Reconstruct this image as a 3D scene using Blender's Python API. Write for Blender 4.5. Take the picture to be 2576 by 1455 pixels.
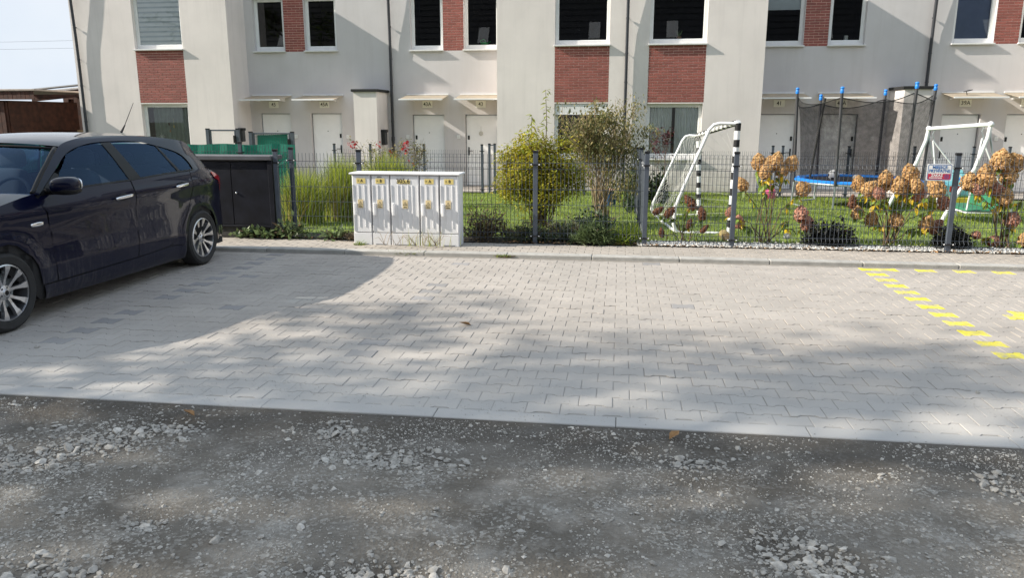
import bpy, bmesh, math, random
import numpy as np
from mathutils import Vector, Matrix
random.seed(7); rng = np.random.default_rng(11)
PI = math.pi
for o in list(bpy.data.objects): bpy.data.objects.remove(o)
S = bpy.context.scene
COL = S.collection

# ------------------------------------------------------------------ camera, sky, sun, exposure
cam = bpy.data.cameras.new('camera'); camo = bpy.data.objects.new('camera', cam); COL.objects.link(camo)
camo.location = (0, 0, 1.65)
camo.rotation_euler = (math.radians(90-12.5), 0, math.radians(7.9))
cam.sensor_width = 36; cam.lens = 36*1935/2576; cam.clip_start = .05; cam.clip_end = 1500
S.camera = camo
SUN_EL = math.radians(30.5); SUN_G = math.radians(11.2)
w = bpy.data.worlds.new('World'); S.world = w; w.use_nodes = True
nt = w.node_tree; bg = nt.nodes['Background']
sky = nt.nodes.new('ShaderNodeTexSky'); sky.sky_type = 'NISHITA'; sky.sun_disc = False
sky.sun_elevation = SUN_EL; sky.sun_rotation = math.radians(180+90-11.2)
sky.air_density = 1.0; sky.dust_density = .6; sky.ozone_density = 1.0
tcd = nt.nodes.new('ShaderNodeTexCoord'); cn = nt.nodes.new('ShaderNodeTexNoise'); cn.inputs['Scale'].default_value = 3.2; cn.inputs['Detail'].default_value = 6
nt.links.new(tcd.outputs['Generated'], cn.inputs['Vector'])
cr = nt.nodes.new('ShaderNodeMapRange'); cr.inputs[1].default_value = .42; cr.inputs[2].default_value = .66; nt.links.new(cn.outputs[0], cr.inputs[0])
hz_ = nt.nodes.new('ShaderNodeMix'); hz_.data_type = 'RGBA'; hz_.inputs[6].default_value = (1.50, 1.66, 1.88, 1); hz_.inputs[7].default_value = (2.0, 2.02, 2.06, 1); nt.links.new(cr.outputs[0], hz_.inputs[0])
mxs = nt.nodes.new('ShaderNodeMix'); mxs.data_type = 'RGBA'; mxs.inputs[0].default_value = .62      # thin bright haze over most of the sky
cap = nt.nodes.new('ShaderNodeMix'); cap.data_type = 'RGBA'; cap.blend_type = 'DARKEN'; cap.inputs[0].default_value = 1; cap.inputs[7].default_value = (1.8, 1.97, 2.15, 1)
nt.links.new(sky.outputs[0], cap.inputs[6]); nt.links.new(cap.outputs[2], mxs.inputs[6]); nt.links.new(hz_.outputs[2], mxs.inputs[7])
nt.links.new(mxs.outputs[2], bg.inputs[0]); bg.inputs[1].default_value = .15
sl = bpy.data.lights.new('sun', 'SUN'); sl.energy = 2.3; sl.angle = math.radians(.53); sl.color = (1, .93, .82)
so = bpy.data.objects.new('sun', sl); COL.objects.link(so); so.location = (-20, -5, 20)
sd = Vector((math.cos(SUN_G)*math.cos(SUN_EL), math.sin(SUN_G)*math.cos(SUN_EL), -math.sin(SUN_EL)))
so.rotation_euler = sd.to_track_quat('-Z', 'Y').to_euler()
S.view_settings.view_transform = 'Standard'; S.view_settings.look = 'None'
S.view_settings.gamma = 1; S.view_settings.use_curve_mapping = False
S.view_settings.exposure = 1.70

# ------------------------------------------------------------------ materials
def N(nt, typ, **kw):
    n = nt.nodes.new(typ)
    for k, v in kw.items(): setattr(n, k, v)
    return n
def mixc(nt, f, a, b, mode='MIX'):
    m = N(nt, 'ShaderNodeMix', data_type='RGBA', blend_type=mode)
    for i, v in ((0, f), (6, a), (7, b)):
        if hasattr(v, 'is_linked') or hasattr(v, 'links'): nt.links.new(v, m.inputs[i])
        else: m.inputs[i].default_value = v if i == 0 else (*v, 1)
    return m.outputs[2]
def ramp(nt, f, lo, hi):
    m = N(nt, 'ShaderNodeMapRange'); nt.links.new(f, m.inputs[0])
    m.inputs[1].default_value = lo; m.inputs[2].default_value = hi
    return m.outputs[0]
def noise(nt, vec, scale, detail=4, rough=.55):
    n = N(nt, 'ShaderNodeTexNoise'); n.inputs['Scale'].default_value = scale
    n.inputs['Detail'].default_value = detail; n.inputs['Roughness'].default_value = rough
    if vec is not None: nt.links.new(vec, n.inputs['Vector'])
    return n.outputs[0]
def pos(nt): return N(nt, 'ShaderNodeNewGeometry').outputs['Position']
def mat(name, col, rough=.6, metal=0, var=.12, vscale=6, bump=0, bscale=80, island=0, objrand=0, spec=None, col2=None, transl=0, gloss=0):
    m = bpy.data.materials.new(name); m.use_nodes = True; nt = m.node_tree
    b = nt.nodes['Principled BSDF']; b.inputs['Roughness'].default_value = rough; b.inputs['Metallic'].default_value = metal
    if spec is not None: b.inputs['Specular IOR Level'].default_value = spec
    if gloss: b.inputs['Coat Weight'].default_value = gloss; b.inputs['Coat Roughness'].default_value = .03
    c = None; base = tuple(col)
    p = pos(nt)
    dark = tuple(x*(1-var*1.6) for x in base); lite = tuple(min(1, x*(1+var)) for x in base)
    c = mixc(nt, ramp(nt, noise(nt, p, vscale), .3, .7), dark, lite)
    if col2 is not None:
        g = N(nt, 'ShaderNodeNewGeometry')
        c = mixc(nt, g.outputs['Random Per Island'], c, col2)
    if island:
        g = N(nt, 'ShaderNodeNewGeometry')
        mr = N(nt, 'ShaderNodeMapRange'); nt.links.new(g.outputs['Random Per Island'], mr.inputs[0])
        mr.inputs[3].default_value = 1-island; mr.inputs[4].default_value = 1+island
        hv = N(nt, 'ShaderNodeHueSaturation'); nt.links.new(mr.outputs[0], hv.inputs['Value']); nt.links.new(c, hv.inputs['Color']); c = hv.outputs[0]
    if objrand:
        g = N(nt, 'ShaderNodeObjectInfo')
        mr = N(nt, 'ShaderNodeMapRange'); nt.links.new(g.outputs['Random'], mr.inputs[0])
        mr.inputs[3].default_value = 1-objrand; mr.inputs[4].default_value = 1+objrand
        hv = N(nt, 'ShaderNodeHueSaturation'); nt.links.new(mr.outputs[0], hv.inputs['Value']); nt.links.new(c, hv.inputs['Color']); c = hv.outputs[0]
    nt.links.new(c, b.inputs['Base Color'])
    if bump:
        bp = N(nt, 'ShaderNodeBump'); bp.inputs['Strength'].default_value = bump; bp.inputs['Distance'].default_value = .01
        nt.links.new(noise(nt, p, bscale, 3), bp.inputs['Height']); nt.links.new(bp.outputs[0], b.inputs['Normal'])
    if transl:
        t = N(nt, 'ShaderNodeBsdfTranslucent'); nt.links.new(c, t.inputs[0])
        mx = N(nt, 'ShaderNodeMixShader'); mx.inputs[0].default_value = transl
        nt.links.new(b.outputs[0], mx.inputs[1]); nt.links.new(t.outputs[0], mx.inputs[2])
        nt.links.new(mx.outputs[0], nt.nodes['Material Output'].inputs[0])
    return m
def glass(name, tint, refl=1.0, ior=1.5, gloss=(1, 1, 1)):
    m = bpy.data.materials.new(name); m.use_nodes = True; nt = m.node_tree; nt.nodes.remove(nt.nodes['Principled BSDF'])
    tr = N(nt, 'ShaderNodeBsdfTransparent'); tr.inputs[0].default_value = (*tint, 1)
    gl = N(nt, 'ShaderNodeBsdfGlossy'); gl.inputs['Roughness'].default_value = .01; gl.inputs[0].default_value = (*gloss, 1)
    fr = N(nt, 'ShaderNodeFresnel'); fr.inputs[0].default_value = ior
    mu = N(nt, 'ShaderNodeMath', operation='MULTIPLY', use_clamp=True); mu.inputs[1].default_value = refl
    nt.links.new(fr.outputs[0], mu.inputs[0])
    mx = N(nt, 'ShaderNodeMixShader'); nt.links.new(mu.outputs[0], mx.inputs[0])
    nt.links.new(tr.outputs[0], mx.inputs[1]); nt.links.new(gl.outputs[0], mx.inputs[2])
    nt.links.new(mx.outputs[0], nt.nodes['Material Output'].inputs[0]); return m
def netmat(name, col, alpha):
    m = bpy.data.materials.new(name); m.use_nodes = True; nt = m.node_tree
    b = nt.nodes['Principled BSDF']; b.inputs['Base Color'].default_value = (*col, 1); b.inputs['Roughness'].default_value = .7
    b.inputs['Alpha'].default_value = alpha; b.inputs['Specular IOR Level'].default_value = .05
    n = noise(nt, pos(nt), 9, 3); mr = N(nt, 'ShaderNodeMapRange'); nt.links.new(n, mr.inputs[0])
    mr.inputs[1].default_value = .3; mr.inputs[2].default_value = .7; mr.inputs[3].default_value = alpha-.1; mr.inputs[4].default_value = alpha+.1
    nt.links.new(mr.outputs[0], b.inputs['Alpha']); return m

M = {}
M['render'] = mat('cream_render', (.76, .705, .67), .85, var=.05, vscale=.9, bump=.35, bscale=120)
M['grey_render'] = mat('grey_render', (.61, .585, .585), .85, var=.045, vscale=.9, bump=.35, bscale=120)
def weather(m):            # faint vertical run-off streaks and soiling towards sills: wear in the render itself
    nt = m.node_tree; b = nt.nodes['Principled BSDF']; src = b.inputs['Base Color'].links[0].from_socket
    mp = N(nt, 'ShaderNodeMapping'); mp.inputs['Scale'].default_value = (5, 5, .35); nt.links.new(pos(nt), mp.inputs[0])
    f = ramp(nt, noise(nt, mp.outputs[0], 1.0, 5, .6), .5, .95)
    sc = N(nt, 'ShaderNodeMath', operation='MULTIPLY'); sc.inputs[1].default_value = .35; nt.links.new(f, sc.inputs[0])
    nt.links.new(mixc(nt, sc.outputs[0], src, (.42, .39, .37)), b.inputs['Base Color'])
def grime(m):               # splashed soil along the wall foot
    nt = m.node_tree; b = nt.nodes['Principled BSDF']; src = b.inputs['Base Color'].links[0].from_socket; sp = N(nt, 'ShaderNodeSeparateXYZ'); nt.links.new(pos(nt), sp.inputs[0])
    zr = N(nt, 'ShaderNodeMapRange'); nt.links.new(sp.outputs[2], zr.inputs[0]); zr.inputs[1].default_value = .5; zr.inputs[2].default_value = -.4; zr.inputs[4].default_value = .8
    mu = N(nt, 'ShaderNodeMath', operation='MULTIPLY'); nt.links.new(zr.outputs[0], mu.inputs[0]); nt.links.new(noise(nt, pos(nt), 3.5, 6, .65), mu.inputs[1])
    nt.links.new(mixc(nt, mu.outputs[0], src, (.27, .24, .20)), b.inputs['Base Color'])
for k_ in ('render', 'grey_render'): weather(M[k_]); grime(M[k_])
M['brick'] = mat('clinker_brick', (.29, .088, .07), .7, var=.12, vscale=30, objrand=.16, bump=.3, bscale=150)
M['mortar'] = mat('pink_mortar', (.84, .60, .52), .9, var=.06)
M['white'] = mat('white_plastic', (.80, .80, .79), .4, var=.03)
M['white_door'] = mat('white_door', (.90, .90, .91), .3, var=.02)
M['sill'] = mat('sill_metal', (.74, .74, .73), .4, var=.05)
M['anth'] = mat('anthracite_metal', (.045, .055, .072), .45, var=.1)
M['post'] = mat('post_paint', (.075, .09, .115), .45, var=.1)
M['wire'] = mat('wire_paint', (.05, .06, .075), .4, var=.1)
M['pipe'] = mat('downpipe_grey', (.035, .038, .045), .4, var=.1)
M['black'] = mat('black_paint', (.012, .012, .014), .35, var=.2, vscale=4)
M['black_matt'] = mat('black_matt', (.015, .015, .016), .8, var=.1)
M['boxpaint'] = mat('cabinet_dark_paint', (.010, .011, .017), .45, var=.3, vscale=5, spec=.3)
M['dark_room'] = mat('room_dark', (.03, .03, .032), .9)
M['glass'] = glass('window_glass', (.90, .93, .93), 1.7)
M['carglass'] = glass('car_glass', (.66, .80, .92), .85, 1.5, (.42, .62, 1.0))  # blue of the reflected sky is put into the gloss colour
M['curtain'] = mat('net_curtain', (.88, .89, .88), .9, var=.06, vscale=5)
M['curtain_green'] = mat('grey_green_curtain', (.28, .33, .30), .9, var=.1, vscale=5)
M['blind'] = mat('white_blind', (.94, .95, .96), .8, var=.02)
M['blind_grey'] = mat('sheer_blind_band', (.62, .66, .70), .8, var=.02)
M['blind_blue'] = mat('blue_grey_blind', (.22, .26, .40), .8, var=.05)
M['canopy'] = mat('canopy_sheet', (.74, .66, .54), .35, var=.05, transl=.55)
M['sign_white'] = mat('sign_white', (.82, .82, .80), .4, var=.02)
M['plate'] = mat('plate_white', (.80, .80, .74), .4, var=.03)
M['ink'] = mat('black_ink', (.015, .015, .015), .6)
M['blue_ink'] = mat('blue_ink', (.02, .13, .38), .5)
M['red_ink'] = mat('red_ink', (.55, .03, .07), .5)
M['yellow_st'] = mat('yellow_sticker', (.78, .62, .22), .5, var=.1, vscale=40)
M['warn'] = mat('warning_sticker', (.80, .64, .36), .5, var=.06)
M['cab'] = mat('cabinet_grey_white', (.80, .795, .80), .5, var=.04, vscale=3)
M['cab_gap'] = mat('cabinet_seam', (.22, .23, .25), .6)
M['lawn'] = mat('lawn_soil_green', (.13, .18, .035), .95, var=.45, vscale=1.6)
M['blade'] = mat('grass_blade', (.20, .32, .03), .7, var=.3, vscale=.9, island=.4, col2=(.27, .31, .05), transl=.35)
M['soil'] = mat('garden_soil', (.075, .06, .045), .95, var=.3, vscale=12, bump=.6, bscale=60)
M['ground'] = mat('ground_soil', (.10, .10, .07), .95, var=.3, vscale=1)
M['pebble'] = mat('white_pebble', (.80, .78, .73), .7, var=.12, vscale=8, island=.25)
M['stone'] = mat('crushed_stone', (.465, .435, .39), .85, var=.2, vscale=40, island=.18, objrand=.2, bump=.5, bscale=120)
M['wood'] = mat('brown_boards', (.075, .026, .014), .7, var=.35, vscale=6)
M['wood_lite'] = mat('pale_timber', (.40, .27, .14), .7, var=.2)
M['roof_trim'] = mat('roof_trim', (.38, .32, .27), .6)
M['tile'] = mat('dark_roof_tile', (.022, .022, .025), .5, var=.2)
M['kerb'] = mat('kerb_concrete', (.40, .385, .355), .9, var=.12, vscale=9, bump=.3, bscale=90, objrand=.06)
M['path'] = mat('path_paving', (.38, .34, .30), .9, var=.08, vscale=6)
M['yellow'] = mat('yellow_road_paint', (.86, .76, .015), .6, var=.08, vscale=30)
M['green_mesh'] = mat('green_privacy_mesh', (.02, .22, .155), .75, var=.12, vscale=3, transl=.4)
M['green_plastic'] = mat('green_plastic', (.03, .18, .09), .5)
M['blue'] = mat('blue_plastic', (.02, .24, .78), .4)
M['turq'] = mat('turquoise_plastic', (.28, .70, .74), .4)
M['redp'] = mat('red_plastic', (.55, .05, .03), .4)
M['pink'] = mat('pink_plastic', (.75, .12, .28), .4)
M['yellowp'] = mat('yellow_plastic', (.75, .62, .05), .4)
M['tube_grey'] = mat('galvanised_tube', (.45, .50, .52), .35, .6)
M['pole_dark'] = mat('foam_pole', (.05, .05, .055), .5)
M['wht_tube'] = mat('white_tube', (.80, .81, .82), .35, var=.03)
M['rope'] = mat('pale_rope', (.62, .60, .55), .9)
M['net_white'] = mat('white_net', (.78, .78, .74), .9)
M['net'] = netmat('black_net', (.010, .010, .013), .44)
M['stem'] = mat('brown_stem', (.14, .09, .05), .85, var=.3, vscale=20)
M['stem_pale'] = mat('pale_stem', (.36, .27, .17), .85, var=.25, vscale=20)
M['bark'] = mat('bark', (.10, .08, .06), .95, var=.3, vscale=8, bump=.6, bscale=30)
M['leaf_tree'] = mat('tree_leaf', (.07, .10, .02), .7, var=.3, vscale=1, island=.4, transl=.3)
M['leaf_yel'] = mat('yellow_green_leaf', (.60, .48, .035), .6, var=.3, vscale=2.5, island=.45, col2=(.24, .28, .03), transl=.35)
M['leaf_olive'] = mat('olive_leaf', (.16, .20, .065), .65, var=.3, vscale=3, island=.45, col2=(.28, .22, .09), transl=.3)
M['leaf_dark'] = mat('dark_green_leaf', (.035, .06, .018), .55, var=.3, vscale=5, island=.45, transl=.15)
M['leaf_darkred'] = mat('dark_red_leaf', (.10, .025, .035), .6, var=.3, vscale=5, island=.4, transl=.2)
M['leaf_juni'] = mat('juniper_needles', (.09, .15, .075), .7, var=.3, vscale=6, island=.5, col2=(.13, .11, .05), transl=.15)
M['leaf_juni2'] = mat('brown_juniper_needles', (.10, .10, .05), .7, var=.35, vscale=6, island=.5, col2=(.14, .09, .05), transl=.15)
M['leaf_black'] = mat('purple_black_leaf', (.012, .014, .010), .6, var=.3, island=.5)
M['leaf_ivy'] = mat('bramble_leaf', (.13, .18, .07), .5, var=.2, vscale=10, island=.4, transl=.25)
M['reed'] = mat('ornamental_grass', (.21, .33, .035), .6, var=.25, vscale=3, island=.45, col2=(.42, .42, .08), transl=.35)
M['reed_dry'] = mat('dry_grass', (.42, .31, .15), .7, var=.2, island=.35, transl=.3)
M['rose'] = mat('red_petal', (.42, .02, .025), .55, var=.2, island=.3, transl=.2)
M['hyd'] = mat('tan_dried_floret', (.64, .42, .17), .8, var=.2, vscale=12, island=.38, col2=(.56, .34, .16), transl=.3)
M['hyd_pink'] = mat('pink_dried_floret', (.60, .36, .26), .8, var=.2, vscale=12, island=.35, col2=(.46, .21, .14), transl=.3)
M['hyd_brown'] = mat('brown_dried_floret', (.21, .085, .04), .8, var=.2, vscale=12, island=.4, transl=.2)
M['leaf_hyd'] = mat('hydrangea_leaf', (.19, .28, .04), .55, var=.25, vscale=9, objrand=.3, transl=.35)
M['leaf_hydy'] = mat('hydrangea_leaf_yellow', (.70, .50, .03), .55, var=.2, vscale=9, objrand=.2, transl=.4)
M['dead_leaf'] = mat('dead_leaf', (.27, .15, .06), .8, var=.25, island=.4, objrand=.3)
M['terracotta'] = mat('terracotta', (.48, .28, .17), .8)
M['planter_blue'] = mat('blue_glaze', (.05, .12, .28), .4)
M['logface'] = mat('pale_log', (.30, .23, .09), .8, var=.2, vscale=25)
def worn(m, under, amt=.6):
    nt = m.node_tree; b = nt.nodes['Principled BSDF']; src = b.inputs['Base Color'].links[0].from_socket; p = pos(nt)
    ad = N(nt, 'ShaderNodeMath', operation='MULTIPLY'); nt.links.new(noise(nt, p, 30, 5, .7), ad.inputs[0]); nt.links.new(noise(nt, p, 3.5, 3), ad.inputs[1])
    f = N(nt, 'ShaderNodeMapRange'); nt.links.new(ad.outputs[0], f.inputs[0]); f.inputs[1].default_value = .23; f.inputs[2].default_value = .36; f.inputs[4].default_value = amt
    nt.links.new(mixc(nt, f.outputs[0], src, under), b.inputs['Base Color'])
M['yellow'] = mat('yellow_road_paint', (.70, .61, .05), .7, var=.15, vscale=12); worn(M['yellow'], (.38, .35, .28), .85)
# ---- ground surfaces with dirt
def surf(name, base, rnd, dust, dusty0, dusty1, tint=(.30, .28, .25)):
    """grey concrete paver; grit and pale dust trodden in from the gravel edge (noise-shaped dirt)"""
    m = bpy.data.materials.new(name); m.use_nodes = True; nt = m.node_tree; b = nt.nodes['Principled BSDF']
    b.inputs['Roughness'].default_value = .9
    p = pos(nt)
    c = mixc(nt, ramp(nt, noise(nt, p, 1.3, 5), .35, .7), tuple(x*.90 for x in base), tuple(x*1.06 for x in base))
    oi = N(nt, 'ShaderNodeObjectInfo'); gi = N(nt, 'ShaderNodeNewGeometry')
    add = N(nt, 'ShaderNodeMath', operation='ADD'); nt.links.new(oi.outputs['Random'], add.inputs[0]); nt.links.new(gi.outputs['Random Per Island'], add.inputs[1])
    fr = N(nt, 'ShaderNodeMath', operation='FRACT'); nt.links.new(add.outputs[0], fr.inputs[0])
    mr = N(nt, 'ShaderNodeMapRange'); nt.links.new(fr.outputs[0], mr.inputs[0]); mr.inputs[3].default_value = 1-rnd; mr.inputs[4].default_value = 1+rnd
    hv = N(nt, 'ShaderNodeHueSaturation'); nt.links.new(mr.outputs[0], hv.inputs['Value']); nt.links.new(c, hv.inputs['Color']); c = hv.outputs[0]
    spk = ramp(nt, noise(nt, p, 160, 2), .62, .75)
    sk = N(nt, 'ShaderNodeMath', operation='MULTIPLY'); nt.links.new(spk, sk.inputs[0]); sk.inputs[1].default_value = .35
    c = mixc(nt, sk.outputs[0], c, tuple(x*.55 for x in base))
    st = N(nt, 'ShaderNodeMath', operation='MULTIPLY'); nt.links.new(ramp(nt, noise(nt, p, .8, 6, .65), .52, .75), st.inputs[0]); st.inputs[1].default_value = .35
    c = mixc(nt, st.outputs[0], c, tint)
    sep = N(nt, 'ShaderNodeSeparateXYZ'); nt.links.new(p, sep.inputs[0])
    nn = N(nt, 'ShaderNodeMath', operation='MULTIPLY_ADD'); nt.links.new(noise(nt, p, 2.2, 6, .65), nn.inputs[0]); nn.inputs[1].default_value = 1.6; nt.links.new(sep.outputs[1], nn.inputs[2])
    d = N(nt, 'ShaderNodeMapRange'); nt.links.new(nn.outputs[0], d.inputs[0]); d.inputs[1].default_value = dusty1; d.inputs[2].default_value = dusty0
    dm = N(nt, 'ShaderNodeMath', operation='MULTIPLY'); nt.links.new(d.outputs[0], dm.inputs[0]); dm.inputs[1].default_value = .75
    c = mixc(nt, dm.outputs[0], c, dust)
    nt.links.new(c, b.inputs['Base Color'])
    bp = N(nt, 'ShaderNodeBump'); bp.inputs['Strength'].default_value = .35; bp.inputs['Distance'].default_value = .004
    nt.links.new(noise(nt, p, 90, 4, .7), bp.inputs['Height']); nt.links.new(bp.outputs[0], b.inputs['Normal'])
    return m
DUST = (.49, .475, .45)
M['paver'] = surf('concrete_paver', (.385, .348, .310), .05, DUST, 4.6, 6.6)
M['paver_dark'] = surf('dark_paver', (.275, .262, .255), .10, DUST, 4.4, 6.6)
M['paver_walk'] = surf('walk_paver', (.37, .33, .285), .06, (.45, .40, .34), -5, -4)
M['edging'] = surf('concrete_edging', (.40, .38, .36), .05, DUST, 4.6, 6.6)
M['joint'] = surf('joint_sand', (.25, .225, .195), .0, (.40, .385, .36), 4.9, 6.4)
def gravelmat():
    m = bpy.data.materials.new('compacted_gravel'); m.use_nodes = True; nt = m.node_tree; b = nt.nodes['Principled BSDF']
    b.inputs['Roughness'].default_value = .95; p = pos(nt)
    c = mixc(nt, ramp(nt, noise(nt, p, 1.1, 6, .6), .36, .64), (.118, .102, .082), (.228, .202, .168))
    c = mixc(nt, ramp(nt, noise(nt, p, 3.1, 5, .65), .5, .72), c, (.31, .285, .25))
    v = N(nt, 'ShaderNodeTexVoronoi'); v.inputs['Scale'].default_value = 75; nt.links.new(p, v.inputs['Vector'])
    sep = N(nt, 'ShaderNodeSeparateColor'); nt.links.new(v.outputs['Color'], sep.inputs[0])
    gr = ramp(nt, sep.outputs[0], .55, 1.0)
    gm = N(nt, 'ShaderNodeMath', operation='MULTIPLY'); nt.links.new(gr, gm.inputs[0]); nt.links.new(ramp(nt, noise(nt, p, 4, 3), .35, .65), gm.inputs[1])
    c = mixc(nt, gm.outputs[0], c, (.42, .395, .355))
    c = mixc(nt, ramp(nt, noise(nt, p, 260, 2), .58, .8), c, (.07, .065, .06))
    sp = N(nt, 'ShaderNodeSeparateXYZ'); nt.links.new(p, sp.inputs[0])
    ma = N(nt, 'ShaderNodeMath', operation='MULTIPLY_ADD'); nt.links.new(noise(nt, p, 2.5, 5, .6), ma.inputs[0]); ma.inputs[1].default_value = 1.1; nt.links.new(sp.outputs[1], ma.inputs[2])
    damp = N(nt, 'ShaderNodeMapRange'); nt.links.new(ma.outputs[0], damp.inputs[0]); damp.inputs[1].default_value = 3.85; damp.inputs[2].default_value = 4.35; damp.inputs[4].default_value = .7
    low = N(nt, 'ShaderNodeMapRange'); nt.links.new(sp.outputs[2], low.inputs[0]); low.inputs[1].default_value = -.030; low.inputs[2].default_value = -.046; low.inputs[4].default_value = .75
    mxx = N(nt, 'ShaderNodeMath', operation='MAXIMUM'); nt.links.new(damp.outputs[0], mxx.inputs[0]); nt.links.new(low.outputs[0], mxx.inputs[1])
    c = mixc(nt, mxx.outputs[0], c, (.060, .050, .040))      # damp soil in the hollows and along the edging
    nt.links.new(c, b.inputs['Base Color'])
    bp = N(nt, 'ShaderNodeBump'); bp.inputs['Strength'].default_value = .8; bp.inputs['Distance'].default_value = .006
    ad = N(nt, 'ShaderNodeMath', operation='ADD'); nt.links.new(noise(nt, p, 60, 5, .7), ad.inputs[0]); nt.links.new(v.outputs['Distance'], ad.inputs[1])
    nt.links.new(ad.outputs[0], bp.inputs['Height']); nt.links.new(bp.outputs[0], b.inputs['Normal']); return m
M['gravel'] = gravelmat()
def carpaint():
    m = bpy.data.materials.new('navy_car_paint'); m.use_nodes = True; nt = m.node_tree; b = nt.nodes['Principled BSDF']
    p = pos(nt); sep = N(nt, 'ShaderNodeSeparateXYZ'); nt.links.new(p, sep.inputs[0])
    b.inputs['Coat Weight'].default_value = 1; b.inputs['Coat Roughness'].default_value = .02; b.inputs['Specular IOR Level'].default_value = .08; b.inputs['Coat IOR'].default_value = 1.24
    # splashed road dirt behind the front wheel and along the sill
    mp = N(nt, 'ShaderNodeMapping'); mp.inputs['Rotation'].default_value = (.6, 0, 0); mp.inputs['Scale'].default_value = (1, 34, 7); nt.links.new(p, mp.inputs[0])
    n1 = ramp(nt, noise(nt, mp.outputs[0], 1.0, 6, .7), .5, .8)
    zr = N(nt, 'ShaderNodeMapRange'); nt.links.new(sep.outputs[2], zr.inputs[0]); zr.inputs[1].default_value = .62; zr.inputs[2].default_value = .18
    yr = N(nt, 'ShaderNodeMapRange'); nt.links.new(sep.outputs[1], yr.inputs[0]); yr.inputs[1].default_value = 6.6; yr.inputs[2].default_value = 5.6; yr.inputs[3].default_value = .25
    m1 = N(nt, 'ShaderNodeMath', operation='MULTIPLY'); nt.links.new(zr.outputs[0], m1.inputs[0]); nt.links.new(yr.outputs[0], m1.inputs[1])
    ad = N(nt, 'ShaderNodeMath', operation='ADD'); nt.links.new(n1, ad.inputs[0]); ad.inputs[1].default_value = .18
    m2 = N(nt, 'ShaderNodeMath', operation='MULTIPLY', use_clamp=True); nt.links.new(m1.outputs[0], m2.inputs[0]); nt.links.new(ad.outputs[0], m2.inputs[1])
    m3 = N(nt, 'ShaderNodeMath', operation='MULTIPLY'); nt.links.new(m2.outputs[0], m3.inputs[0]); m3.inputs[1].default_value = .75
    nt.links.new(mixc(nt, m3.outputs[0], (.0018, .003, .017), (.17, .16, .15)), b.inputs['Base Color'])
    r = N(nt, 'ShaderNodeMapRange'); nt.links.new(m2.outputs[0], r.inputs[0]); r.inputs[3].default_value = .28; r.inputs[4].default_value = .8
    nt.links.new(r.outputs[0], b.inputs['Roughness'])
    cw = N(nt, 'ShaderNodeMapRange'); nt.links.new(m2.outputs[0], cw.inputs[0]); cw.inputs[3].default_value = 1; cw.inputs[4].default_value = .1; cw.inputs[3].default_value = 1
    nt.links.new(cw.outputs[0], b.inputs['Coat Weight']); return m
M['car'] = carpaint()
M['tyre'] = mat('tyre_rubber', (.02, .02, .02), .75, var=.2, vscale=10)
M['rim'] = mat('machined_alloy', (.55, .55, .56), .3, .85, var=.08)
M['rim_dark'] = mat('dark_alloy', (.07, .07, .075), .5, .3)
M['chrome'] = mat('chrome', (.78, .79, .82), .12, 1, var=.02)
M['trim'] = mat('black_trim', (.010, .010, .011), .35, spec=.2)
M['seat'] = mat('seat_fabric', (.02, .022, .03), .9)
M['lamp_red'] = mat('tail_lamp_red', (.45, .01, .02), .12, gloss=1)

# ------------------------------------------------------------------ mesh helpers
WL = {}
def wl(o): return WL.get(o.name, Vector((0, 0, 0))) if o else Vector((0, 0, 0))
def tag(o, label=None, cat=None, group=None, kind=None):
    if label: o['label'] = label
    if cat: o['category'] = cat
    if group: o['group'] = group
    if kind: o['kind'] = kind
    return o
def empty(name, loc, label, cat, group=None):
    o = bpy.data.objects.new(name, None); COL.objects.link(o); o.location = loc; o.empty_display_size = .1
    WL[o.name] = Vector(loc); return tag(o, label, cat, group)
def link(name, me, parent=None, loc=(0, 0, 0)):
    o = bpy.data.objects.new(name, me); COL.objects.link(o); o.location = loc
    if parent: o.parent = parent
    WL[o.name] = wl(parent)+Vector(loc); return o
def mesh(name, V, F, mats, mi=None, smooth=False):
    me = bpy.data.meshes.new(name); me.from_pydata([tuple(v) for v in V] if not isinstance(V, np.ndarray) else V.tolist(), [], F if isinstance(F, list) else F.tolist())
    for m in (mats if isinstance(mats, (list, tuple)) else [mats]): me.materials.append(m)
    if mi is not None: me.polygons.foreach_set('material_index', mi)
    if smooth: me.polygons.foreach_set('use_smooth', [True]*len(me.polygons))
    me.update(); return me
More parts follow.
